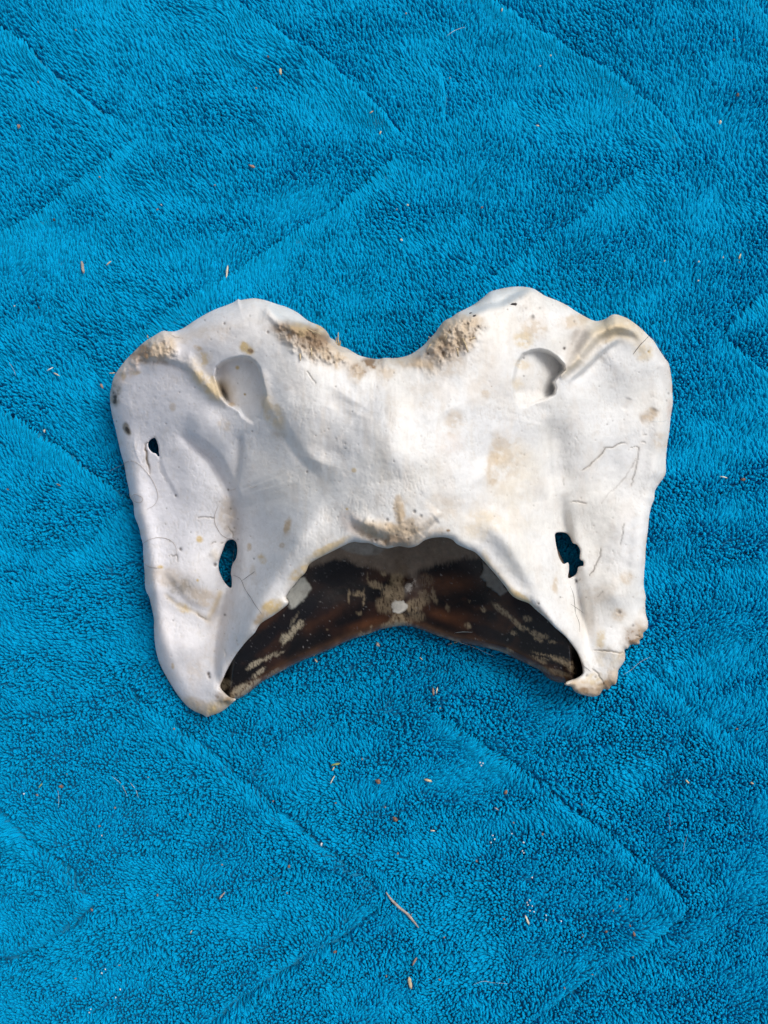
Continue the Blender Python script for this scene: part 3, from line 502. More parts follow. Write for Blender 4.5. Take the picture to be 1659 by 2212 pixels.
    for k, x, y, rx_, ry_, ro, st, key, bite in STAINS:
        if st <= 0: continue
        (cx, cy), = C(k, (x, y)); R_ = max(rx_, ry_)*K9*2.2; mm = (np.abs(u-cx) < R_) & (np.abs(v-cy) < R_)
        if not mm.any(): continue
        uu, vv = u[mm], v[mm]; wu = uu+10*(fbm(uu, vv, 14, 601, 3)-.5)*min(1, R_/40); wv = vv+10*(fbm(uu, vv, 14, 611, 3)-.5)*min(1, R_/40)
        g = gauss(wu, wv, cx, cy, rx_*K9*1.1, ry_*K9*1.1, ro)
        nz_ = fbm(uu, vv, max(5, R_*.22), int(620+(x+y) % 37), 4, .6)
        g = sstep(.08, .7, g)*(1-bite + bite*sstep(.40, .58, nz_)*1.3)*1.5
        c = col[mm]; col[mm] = mixc(c, key, g*st)
    for pts, wd, st in CRACKS:
        p = catmull(pts, False, 4); p = p + (np.c_[vnoise(p[:, 0]/5, p[:, 1]/5, 701), vnoise(p[:, 0]/5, p[:, 1]/5, 702)]-.5)*4.0
        D, T, _ = seg_dist(p, u, v, 8); w_ = wd*.85*(.3+.65*np.clip(np.minimum(T, 1-T)*5, 0, 1)); g = np.where(D < 1e8, np.exp(-(D/w_)**2), 0)
        z = z - g*5*st; col = mixc(col, 'dark', g*st*.85*(.35+1.1*vnoise(u/9, v/9, 711))); g3 = np.where(D < 1e8, np.exp(-(D/5)**2), 0); col = mixc(col, 'tan', g3*st*.18)
    for k, x, y, r_, st in PITS:
        (cx, cy), = C(k, (x, y)); g = np.exp(-(((u-cx)**2+((v-cy)*.9)**2)/(r_*1.0)**2)**1.3); z = z - g*r_*2.2*st; col = mixc(col, (.07,.05,.04), g*st)
    # foreign dark seed bits lie elsewhere; scattered fly-speck pores
    r0 = np.random.default_rng(5); k = 0
    near = 0
    pu = r0.uniform(240, 1450, 420); pv = r0.uniform(620, 1540, 420); pr = r0.uniform(.7, 1.6, 420); ps = r0.uniform(.15, .6, 420)
    order = np.argsort(u); us = u[order]
    for a_, b_, c_, d_ in zip(pu, pv, pr, ps):
        i0, i1 = np.searchsorted(us, (a_-6, a_+6)); ix = order[i0:i1]; ix = ix[np.abs(v[ix]-b_) < 6]
        if len(ix):
            g = np.exp(-((u[ix]-a_)**2+(v[ix]-b_)**2)/c_**2); z[ix] -= g*c_*1.2; col[ix] = mixc(col[ix], 'brown', g*d_)
    # dirt line of worn outer edge
    e_ = np.exp(-d/5)*(src == 0); col = mixc(col, 'tan', e_*.5*sstep(.42, .62, fbm(u, v, 16, 801, 3)))
    return z, np.clip(col, 0, 1)
# edge types along the outline
ET = [] # (u, v, E, R)
for p in C(2,(300,340),(50,200)): ET.append((*p, 70, 34))
for p in C(1,(1060,142),(820,220),(600,350)): ET.append((*p, 105, 60))
for p in C(1,(450,373),(280,480),(140,630)): ET.append((*p, 75, 48))
for p in C(1,(62,850),(95,1060),(165,1350)): ET.append((*p, 52, 44))
for p in C(4,(240,150),(303,450),(345,740),(385,1060),(460,1300)): ET.append((*p, 44, 34))
for p in C(4,(620,1530),(765,1610),(900,1550)): ET.append((*p, 34, 34))
for p in C(4,(975,1480),(930,1465)): ET.append((*p, 14, 12))
for p in C(4,(870,1385),(960,1180),(1140,950),(1340,740),(1510,500)): ET.append((*p, 17, 18))
for p in C(5,(450,375),(660,350),(870,370),(1050,330),(1250,320)): ET.append((*p, 20, 16))
for p in C(6,(190,475),(390,720),(640,890),(830,1080),(910,1260)): ET.append((*p, 18, 20))
for p in C(6,(830,1390),(980,1462),(1150,1370),(1220,1160),(1320,1080),(1380,960)): ET.append((*p, 20, 14))
for p in C(6,(1365,780),(1358,560),(1385,250)): ET.append((*p, 40, 32))
for p in C(3,(1438,1530),(1515,1340),(1550,1000),(1560,760)): ET.append((*p, 46, 40))
for p in C(3,(1460,500),(1290,320),(1130,255)): ET.append((*p, 60, 30))
for p in C(3,(1000,300),(860,230),(640,120)): ET.append((*p, 95, 42))
for p in C(3,(440,52),(240,90),(90,200)): ET.append((*p, 60, 26))
for p in C(2,(1200,300),(1050,475),(900,562),(720,578),(540,530),(400,440)): ET.append((*p, 62, 26))
ET = np.array(ET)
def body_edge(nb, src):
    w8 = 1/(((nb[:, None, 0]-ET[None, :, 0])**2+(nb[:, None, 1]-ET[None, :, 1])**2)**2+50.0)
    w8 /= w8.sum(1, keepdims=True); E = w8@ET[:, 2]; R = w8@ET[:, 3]
    hs_ = src > 0; E[hs_] = 5; R[hs_] = 5
    R[src == 1] = 3.5; E[src == 1] = 3
    return E, R
def body_bot(u, v, zt, d, src):
    lobes = np.clip(gauss(u, v, 520, 720, 190, 110, -10)*1.6 + gauss(u, v, 1130, 700, 190, 110, 10)*1.6, 0, 1)
    thick = 46 + 75*np.exp(-(d/52)**2)*(src == 0)*(1-sstep(500, 600, u)*sstep(1240, 1140, u)*sstep(1080, 1150, v))  # outer skirt, unseen from above, added to keep light out of the holes
    zb = zt - thick + 4*(fbm(u, v, 30, 901, 2)-.5)
    zb = zb*(1-lobes) + 8*lobes
    tips = np.clip(gauss(u, v, 500, 1460, 70, 70)*1.5+gauss(u, v, 1250, 1420, 60, 80)*1.5, 0, 1); zb = zb*(1-tips)+4*tips
    return np.maximum(zb, 3)
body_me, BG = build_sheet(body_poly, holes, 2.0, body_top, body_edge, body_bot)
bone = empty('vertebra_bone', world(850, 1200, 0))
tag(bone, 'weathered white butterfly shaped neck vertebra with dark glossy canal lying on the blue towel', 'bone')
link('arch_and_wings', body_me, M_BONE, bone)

# ---- ventral arch: dark stained floor of the canal
ven_poly = catmull(bottom + [(1262,1478),(1285,1455),(1290,1400),(1250,1280),(1190,1150),(1150,1000),(1060,870),(860,840),(670,870),(570,1000),(560,1150),(530,1290),(475,1400),(455,1480),(480,1508)])
VC = [(860,1355,58),(860,1280,66),(860,1200,60),(860,1000,62),(860,860,60),(750,1300,74),(970,1300,76),(700,1390,60),(1020,1390,62),(680,1250,100),(1040,1250,108),(620,1310,132),(1100,1310,142),(560,1400,104),(1180,1390,118),(600,1450,62),(1120,1440,68),(510,1495,66),(1240,1470,72),(600,1150,180),(1120,1150,190),(620,1000,210),(1090,1000,220)]
ven_z = tps([c[:2] for c in VC], [c[2] for c in VC])
TANB = [ # tan blotches left in the dark gloss: sheet,x,y,rx,ry,rot,strength
 (5,850,720,60,70,30,.9),(5,700,650,60,26,15,.9),(5,790,700,50,45,40,.9),(5,570,715,40,22,0,.9),(5,505,740,8,55,4,.8),(5,610,740,9,60,3,.8),(5,640,590,9,30,0,.6),(5,752,570,24,20,0,.95),(5,850,610,50,50,0,.9),(5,770,800,70,60,30,.6),(5,980,800,70,50,-20,.8),(5,1050,740,40,60,-20,.55),(5,1120,730,18,60,-15,.6),(5,1000,880,60,40,0,.45),
 (5,870,905,60,50,0,1.0),(5,820,940,80,28,-12,.9),(5,600,1010,26,22,-20,.9),(5,580,1030,30,10,0,.8),(5,930,930,40,30,20,.8),(5,665,965,9,22,0,.6),(5,1070,620,50,50,0,.35),(5,1480,830,16,22,-20,.7),(5,1385,770,10,10,0,.5),(5,1225,820,14,28,-20,.45),(5,1370,945,26,18,20,.5),(5,350,970,9,7,0,.5),(5,580,860,22,14,0,.45),
 (4,1380,1000,22,95,38,.95),(4,1330,1040,30,40,38,.9),(4,1440,940,24,40,38,.8),(4,1220,1170,60,14,-32,.9),(4,1110,1225,70,18,-32,.95),(4,1140,1290,60,16,-38,.9),(4,1290,1150,40,9,-30,.7),(4,900,1370,35,42,35,.85),(4,1010,1420,90,40,-30,.9),(4,1100,1370,70,22,-35,.7),(4,1240,1290,60,14,-30,.45),(4,1400,900,10,60,30,.4),
 (6,330,840,90,20,38,.95),(6,430,930,70,18,48,.95),(6,480,960,40,14,20,.9),(6,280,795,20,18,30,.8),(6,195,830,14,20,-20,.8),(6,510,895,36,20,0,.75),(6,570,1010,50,22,25,.9),(6,635,1025,32,18,0,.85),(6,410,1000,22,18,0,.8),(6,590,1050,40,12,20,.8),(6,690,1065,30,12,10,.7),(6,640,1160,90,8,14,.75),(6,600,1180,70,6,14,.6),(6,760,1200,90,22,18,.5),(6,720,1190,50,10,18,.6),(6,800,1230,70,18,25,.5),
 (6,600,1200,50,14,22,.6),(6,385,1125,30,14,10,.7),(6,700,1280,120,22,15,.4),(6,80,950,18,22,20,.4),(6,840,1270,40,20,30,.4)]
PATCH1 = C(4,(1340,740),(1360,700),(1400,650),(1440,600),(1470,590),(1500,620),(1528,680),(1510,715),(1460,770),(1410,810),(1375,832),(1362,790))
PATCH2 = C(6,(185,475),(235,520),(290,590),(365,690),(340,720),(315,735),(270,700),(225,660),(210,620),(170,600),(185,540))
def ven_top(u, v, d, nb, src):
    z = ven_z(u, v) + 15*gauss(u, v, 868, 1300, 34, 75) - 9*gauss(u, v, 735, 1262, 85, 46, -12) - 9*gauss(u, v, 1005, 1258, 85, 46, 12) + 2.5*(fbm(u, v, 60, 1001, 3)-.5) + .5*(fbm(u, v, 9, 1011, 3)-.5)
    ub = body_z(u, v)                      # stay buried inside the white bone where that covers it
    z = np.minimum(z, ub-14-52*np.maximum(sstep(1226, 1246, u), sstep(1155, 1190, u)*sstep(1325, 1300, v))-46*np.maximum(sstep(506, 486, u), sstep(575, 545, u)*sstep(1325, 1300, v)))
    # stiff fibre direction: fans out from the middle
    ang = (u-860)/260.0; fu = u*np.cos(.7*ang)+v*np.sin(.7*ang); fv = -u*np.sin(.7*ang)+v*np.cos(.7*ang)
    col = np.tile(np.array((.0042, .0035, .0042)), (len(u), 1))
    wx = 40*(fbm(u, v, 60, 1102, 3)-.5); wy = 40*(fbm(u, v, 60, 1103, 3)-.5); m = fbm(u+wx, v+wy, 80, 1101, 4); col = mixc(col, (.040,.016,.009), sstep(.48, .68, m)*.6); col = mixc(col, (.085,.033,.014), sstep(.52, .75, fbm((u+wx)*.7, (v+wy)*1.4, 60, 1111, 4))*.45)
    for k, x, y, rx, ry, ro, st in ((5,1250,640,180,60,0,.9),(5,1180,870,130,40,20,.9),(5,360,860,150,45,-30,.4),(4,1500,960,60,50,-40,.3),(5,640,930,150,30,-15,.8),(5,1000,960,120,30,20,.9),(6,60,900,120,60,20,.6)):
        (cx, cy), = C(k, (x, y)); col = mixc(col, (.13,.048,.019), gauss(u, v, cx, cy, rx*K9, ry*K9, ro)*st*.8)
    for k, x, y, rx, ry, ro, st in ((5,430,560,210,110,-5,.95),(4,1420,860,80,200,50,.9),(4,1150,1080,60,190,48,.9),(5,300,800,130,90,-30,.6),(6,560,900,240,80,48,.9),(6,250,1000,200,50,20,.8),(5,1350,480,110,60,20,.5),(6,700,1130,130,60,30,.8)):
        (cx, cy), = C(k, (x, y)); col = mixc(col, (.0042, .0042, .0065), sstep(.1, .6, gauss(u+wx*.6, v+wy*.6, cx, cy, rx*K9, ry*K9, ro))*st)  # near-black stain, a faint blue of reflected sky put into its colour
    # brown translucent rim along the lower edge
    D, T, _ = seg_dist(np.array(bottom), u, v, 60); ed = np.where(D < 1e8, np.exp(-(D/13)**2), 0)
    col = mixc(col, (.16,.075,.035), ed*.9*(.5+.9*fbm(u, v, 24, 1121, 3))); col = mixc(col, (.34,.23,.13), np.where(D < 1e8, np.exp(-(D/6)**2), 0)*sstep(.5, .65, fbm(u, v, 30, 1131, 3)))
    # unstained bone deep in the canal, the arch's shade mixed into its colour
    band = np.interp(u, [600,640,690,740,800,850,900,950,1000,1050,1100,1150], [1235,1222,1212,1210,1225,1246,1244,1222,1205,1200,1220,1260])
    band = band + 34*(fbm(u, v, 42, 1142, 3)-.5) + 12*(fbm(fu*2.0, fv*.3, 9, 1141, 3, turn=False)-.5)
    bm = sstep(9, -10, v-band); col = mixc(col, (.22,.165,.12), bm)
    col = mixc(col, (.34,.33,.30), polymask(C(5,(440,380),(530,340),(660,350),(760,390),(720,430),(620,435),(500,410)), u, v, 4)*.8)
    col = mixc(col, (.2,.16,.12), bm*sstep(.5, .7, fbm(u, v, 14, 1151, 3))*.6)
    for k, x, y, rx, ry, ro, st in TANB:
        (cx, cy), = C(k, (x, y)); R_ = max(rx, ry)*K9*2.5; mm = (np.abs(u-cx) < R_+6) & (np.abs(v-cy) < R_+6)
        uu, vv = u[mm], v[mm]; a2 = (uu-860)/260.0; f1 = uu*np.cos(.7*a2)+vv*np.sin(.7*a2); f2 = -uu*np.sin(.7*a2)+vv*np.cos(.7*a2)
        wu = uu+7*(fbm(uu, vv, 9, 1161, 3)-.5); wv = vv+9*(fbm(f1*1.6, f2*.35, 6, 1171, 3, turn=False)-.5)
        g = gauss(wu, wv, cx, cy, rx*K9, ry*K9, ro); g = sstep(.15, .6, g)*sstep(.24, .56, fbm(f1*1.3, f2*.7, 6, 1181, 4, .7))
        col[mm] = mixc(col[mm], (.46,.39,.28) if k == 4 else (.35,.265,.165), g*st*.85)
    col = mixc(col, (.70,.66,.58), polymask(C(5,(825,790),(850,768),(910,765),(935,800),(905,850),(870,862),(832,850)), u+14*(fbm(u, v, 8, 1192, 3)-.5), v+14*(fbm(u, v, 8, 1193, 3)-.5), 1.6)*.85)
    for P_ in (PATCH1, PATCH2):
        p = polymask(P_, u+9*(fbm(u, v, 11, 1191, 3)-.5), v+9*(fbm(u, v, 11, 1194, 3)-.5), 2.6); col = mixc(col, (.46,.45,.40) if P_ is PATCH1 else (.24,.225,.20), p*.9); z = z + p*2.0
    # fine scratches and dried specks
    col = mixc(col, (.15,.14,.15), sstep(.80, .9, fbm(fu*3, fv*.35, 4, 1201, 2, turn=False))*.35); col = mixc(col, (.5,.48,.46), sstep(.86, .93, vnoise(u/2.6, v/2.6, 1203)*vnoise(u/17, v/17, 1204)**.15)*.35)
    return z, np.clip(col, 0, 1)
def ven_edge(nb, src):
    n_ = len(nb); return np.full(n_, 24.0), np.full(n_, 16.0)
def ven_bot(u, v, zt, d, src): return np.minimum(zt-30, 4*np.ones_like(zt))*0-4
ven_me, VG = build_sheet(ven_poly, [], 2.2, ven_top, ven_edge, ven_bot)
tag(link('ventral_arch', ven_me, M_DARK, bone), 'dark brown glossy floor of the canal with tan streaks')

def height_at(G, u, v):
    U, V, used, zt = G; i = int(round((v-V[0, 0])/(V[1, 0]-V[0, 0]))); j = int(round((u-U[0, 0])/(U[0, 1]-U[0, 0])))
    if 0 <= i < U.shape[0] and 0 <= j < U.shape[1] and used[i, j]:
        return ZB[id(G)][i, j]
    return None
ZB = {}
for G in (BG, VG):
    z_ = np.full(G[0].shape, np.nan); z_[G[2]] = G[3]; ZB[id(G)] = z_
def hits(u, v):
    for G in (BG, VG):
        z = height_at(G, u, v)
        if z is not None and not np.isnan(z): return float(z)
    th_, _, _, _ = towel_fields(np.array([float(u)]), np.array([float(v)]))
    return float(th_[0])+14

# ================================================================ HAIRS, SHREDS AND DEBRIS
M_HAIR_D = simple('dark_hair', (.07,.055,.045), .45); M_HAIR_L = simple('pale_hair', (.55,.62,.62), .4); M_HAIR_B = simple('brown_hair', (.40,.33,.27), .5)
M_STRAW = simple('straw', (.58,.47,.30)); M_CREAM = simple('cream_chip', (.72,.66,.52)); M_BROWN = simple('brown_crumb', (.22,.12,.08)); M_PINK = simple('pinkish_bark', (.33,.21,.16))
M_GREYT = simple('grey_twig', (.40,.34,.30)); M_WHITE = simple('white_fleck', (.82,.86,.86), .5); M_BLACK = simple('black_seed', (.03,.02,.018), .45); M_GREEN = simple('green_husk', (.30,.36,.12))
M_SHRED = simple('dry_ligament', (.52,.41,.26))
def tube(name, pts, radii, m, flat=1.0, sides=5, parent=None, ragged=0):
    """pts in world metres"""
    P = [Vector(p) for p in pts]; n = len(P); vs_, fs = [], []
    for i in range(n):
        t = (P[min(i+1, n-1)]-P[max(i-1, 0)]).normalized(); s1 = t.cross(Vector((0, 0, 1)))
        if s1.length < .05: s1 = t.cross(Vector((0, 1, 0)))
        s1.normalize(); s2 = s1.cross(t)
        for k in range(sides):
            a = k/sides*2*math.pi; r = radii[i]*(1+random.uniform(-ragged, ragged)); vs_.append(P[i]+s1*math.cos(a)*r+s2*math.sin(a)*r*flat)
    for i in range(n-1):
        for k in range(sides): fs.append((i*sides+k, i*sides+(k+1) % sides, (i+1)*sides+(k+1) % sides, (i+1)*sides+k))
    fs.append(tuple(range(sides-1, -1, -1))); fs.append(tuple((n-1)*sides+k for k in range(sides)))
    me = bpy.data.meshes.new(name); c0 = P[0] if parent is None else Vector((0, 0, 0))
    me.from_pydata([tuple(v-c0) for v in vs_], [], fs); me.update()
    o = link(name, me, m, parent)
    if parent is None: o.location = c0
    return o
def hair(pts, m, label, r=0.75, lift=1.5, group=None):
    p = catmull(pts, False, 4.0); hz = np.array([hits(a, b) for a, b in p])
    k = np.ones(5)/5; hp = np.convolve(np.pad(hz, 2, 'edge'), k, 'valid'); hz = np.maximum(hz, hp)+lift
    n_ = len(p); rad = [r*.56*S*(1-.55*abs(2*i/(n_-1)-1)**2) for i in range(n_)]
    o = tube('hair', [world(a, b, c) for (a, b), c in zip(p, hz)], rad, m, 1, 4); tag(o, label, 'hair', group); return o
hair(C(1,(60,1390),(110,1365),(160,1340),(200,1318),(250,1330),(300,1370),(350,1430),(385,1490),(408,1560),(405,1600),(380,1640),(330,1668)), M_HAIR_B, 'long fine hair arching over the left edge of the bone just below the slit')
hair(C(1,(215,1590),(235,1560),(270,1570),(300,1590),(290,1615),(255,1620),(230,1600),(240,1575)), M_HAIR_B, 'small curled loop of hair at the left edge of the bone')
hair(C(4,(300,352),(340,325),(400,308),(460,312),(510,335),(540,380),(545,430)), M_HAIR_B, 'arched hair on the left wing beside the tiny grey cracks')
hair(C(4,(308,498),(350,522),(400,528),(440,525)), M_HAIR_B, 'short hair crossing the left edge of the bone at its brown spot')
hair(C(4,(850,70),(825,130),(820,190),(845,250),(880,295),(930,320)), M_HAIR_B, 'curved hair above the narrow left hole ending at its top')
hair(C(4,(950,578),(1000,600),(1020,630),(1040,680),(1080,740),(1110,790),(1140,830),(1162,862)), M_HAIR_D, 'dark wavy hair from the left hole down to the dark opening')
hair(C(4,(1020,620),(1060,590),(1112,553)), M_HAIR_D, 'short straight dark hair branching beside the left hole')
hair(C(4,(968,345),(958,420),(950,500)), M_HAIR_L, 'pale straight hair hanging across the narrow left hole', .6)
hair(C(6,(820,660),(845,720),(855,800),(860,860),(885,920),(890,990)), M_HAIR_D, 'long dark hair running down below the ragged right hole')
hair(C(6,(825,790),(870,820),(920,857)), M_HAIR_D, 'short dark hair crossing the long one below the right hole', .6)
hair(C(6,(905,1228),(940,1255),(970,1280)), M_HAIR_D, 'short dark hair at the right corner of the dark opening', .7)
hair(C(3,(1390,412),(1365,440),(1330,475),(1278,543)), M_HAIR_D, 'stiff black hair lying across the upper right rim of the bone', 1.0)
hair(C(3,(1385,410),(1420,425),(1450,465),(1475,510),(1500,555),(1530,610)), M_HAIR_D, 'black hair following the outside of the upper right rim', .9)
hair(C(1,(910,1525),(940,1530),(975,1520)), M_HAIR_B, 'tiny brown hair beside the dark speck left of the arch', .6)
hair(C(1,(1060,1490),(1080,1510),(1105,1512),(1130,1495)), M_HAIR_B, 'tiny bowed brown hair on the slope right of the furrow', .6)
hair(C(5,(1300,1065),(1360,1085),(1440,1115),(1560,1170)), M_HAIR_L, 'pale hair slanting onto the towel under the dark lower edge', .7)
hair(C(5,(1270,1000),(1330,992),(1400,995)), M_HAIR_L, 'fine pale hair on the dark canal floor right of centre', .5)
hair(C(6,(1200,1305),(1260,1270),(1330,1210),(1400,1175)), M_HAIR_L, 'pale hair on the towel right of the broken lower right tip', .7)
def T0(k, *p):
    o = {'a': (0, 0), 'b': (829.5, 0), 'c': (0, 1474.7), 'd': (829.5, 1474.7)}[k]; return [(o[0]+x*.5, o[1]+y*.5) for x, y in p]
hair(T0('b',(272,155),(305,132),(348,117)), M_HAIR_L, 'pale bowed hair on the towel near the top edge right of centre', .9)
hair(T0('c',(485,405),(525,440),(550,490)), M_HAIR_L, 'longer of the two pale hairs on the towel below the left tip', .7)
hair(T0('c',(562,432),(585,460),(597,495)), M_HAIR_L, 'shorter right one of the two pale hairs below the left tip', .8)
hair(T0('c',(250,465),(254,500),(252,540)), M_HAIR_L, 'upright pale hair on the towel at lower left below the brown crumb', .6)
hair(T0('d',(385,1305),(430,1290),(470,1296),(535,1300)), M_HAIR_L, 'wavy pale hair on the towel near the bottom edge', .7)
hair(T0('d',(1310,655),(1297,700),(1295,735)), M_HAIR_L, 'pale hair on the towel at right above the lowest crease corner', .6)
hair(T0('d',(1228,565),(1236,600),(1232,645)), M_HAIR_L, 'fine pale hair on the towel left of the right edge', .5)
hair([(20,1015+768-1000),(30,800),(34,812)], M_HAIR_L, 'tiny pale hair at the far left of the towel level with the bone top', .5)
hair([(1405,2*455),(1425,911),(1440,908)], M_HAIR_L, 'short pale hair poking onto the towel from the right edge of the bone', .5)
# dry ligament shreds are parts of the bone
for (k, p, r_, up) in ((2,((430,480),(425,430),(428,385)),2.0,8),(2,((440,480),(442,445)),1.8,6),(2,((415,470),(412,420)),1.5,5),(2,((1185,350),(1195,385),(1210,410)),2.2,6),(2,((1330,430),(1350,470),(1370,530)),2.4,5),(2,((200,360),(230,372),(270,395)),2.2,6),(2,((240,395),(262,380),(300,400)),1.8,5),
   (2,((1090,425),(1082,415)),1.6,3),(2,((1240,380),(1200,440)),2.0,4),(2,((1420,420),(1380,440)),1.4,4),(2,((230,500),(235,560)),2.2,4),(2,((150,540),(152,590)),2.0,3),(1,((335,425),(332,405)),1.8,3),(2,((1290,500),(1300,560)),2.0,3),(2,((1100,470),(1070,520)),2.2,3)):
    pp = C(k, *p); q0 = [world(a, b, (hits(a, b) if i == 0 else hits(*pp[0]))+1+up*i/2) for i, (a, b) in enumerate(pp)]
    tube('ligament_shred', q0, [r_*S*(1-.6*i/(len(q0)-1)) for i in range(len(q0))], M_SHRED, .6, 5, bone, .25)
def chip(name, u, v, ln, wd, deg, m, label, cat, thick=1.6, group=None, bend=.1, lift=1.0):
    """irregular splinter or flake: tapered, slightly bent, faceted"""
    z = hits(u, v)+lift; a = math.radians(deg); n_ = 6; pts, rad = [], []
    for i in range(n_):
        t = i/(n_-1)-.5; x = u+math.cos(a)*t*ln-math.sin(a)*bend*ln*(.25-t*t); y = v-math.sin(a)*t*ln-math.cos(a)*bend*ln*(.25-t*t)
        pts.append(world(x, y, z+1.2*math.cos(t*3))); rad.append(wd/2*S*(.35+.65*math.sqrt(max(0, 1-(2*t)**2)))*random.uniform(.75, 1.2))
    o = tube(name, pts, rad, m, thick/wd if wd > thick else 1, 6, None, .22); tag(o, label, cat, group); return o
def crumb(name, u, v, r_, m, label, cat, group=None):
    z = hits(u, v)+.5; vs_, fs = [], []; n_ = 7
    el = random.uniform(.6, 1.0); ro = random.uniform(0, 3)
    rings = [(-.5, .55), (0, 1), (.5, .7)]
    for h_, rr in rings:
        for k in range(n_):
            a = k/n_*2*math.pi; q_ = rr*random.uniform(.7, 1.2); x = math.cos(a)*q_; y = math.sin(a)*q_*el
            vs_.append(((x*math.cos(ro)-y*math.sin(ro))*r_*S, (x*math.sin(ro)+y*math.cos(ro))*r_*S, h_*r_*S))
    vs_.append((0, 0, .75*r_*S))
    for j in range(2):
        for k in range(n_): fs.append((j*n_+k, j*n_+(k+1) % n_, (j+1)*n_+(k+1) % n_, (j+1)*n_+k))
    for k in range(n_): fs.append((2*n_+k, 2*n_+(k+1) % n_, 3*n_))
    fs.append(tuple(range(n_-1, -1, -1)))
    me = bpy.data.meshes.new(name); me.from_pydata(vs_, [], fs); me.update(); o = link(name, me, m, None, False); o.location = world(u, v, z)
    tag(o, label, cat, group); return o
def P0(k, x, y): return T0(k, (x, y))[0]
# twig: bent, with a broken side stub
tw = [(1400+x*400/1659, 3400+y*400/1659) for x, y in ((500,470),(560,560),(640,650),(720,725),(800,785),(870,850),(930,920),(980,985),(1030,1050))]
tw = [(x/1.8228, y/1.8228) for x, y in tw]
root = empty('twig', world(*tw[0], 0)); tag(root, 'slender grey brown twig, longest on the towel, below the bone near the bottom', 'twig')
tube('stem', [world(a, b, hits(a, b)+2) for a, b in catmull(tw, False, 6)], [S*r_ for r_ in np.interp(np.linspace(0, 1, len(catmull(tw, False, 6))), [0,.15,.35,.5,.75,.9,1], [1.2,2.0,3.5,2.7,3.2,2.2,1.0])], M_GREYT, .7, 7, root, .15)
sa, sb = tw[5], (tw[5][0]+5, tw[5][1]-6)
tube('stub', [world(sa[0]+2, sa[1]+1, hits(*sa)+2), world(sb[0]+2, sb[1]+2, hits(*sa)+3)], [1.4*S, .6*S], M_GREYT, .8, 5, root)
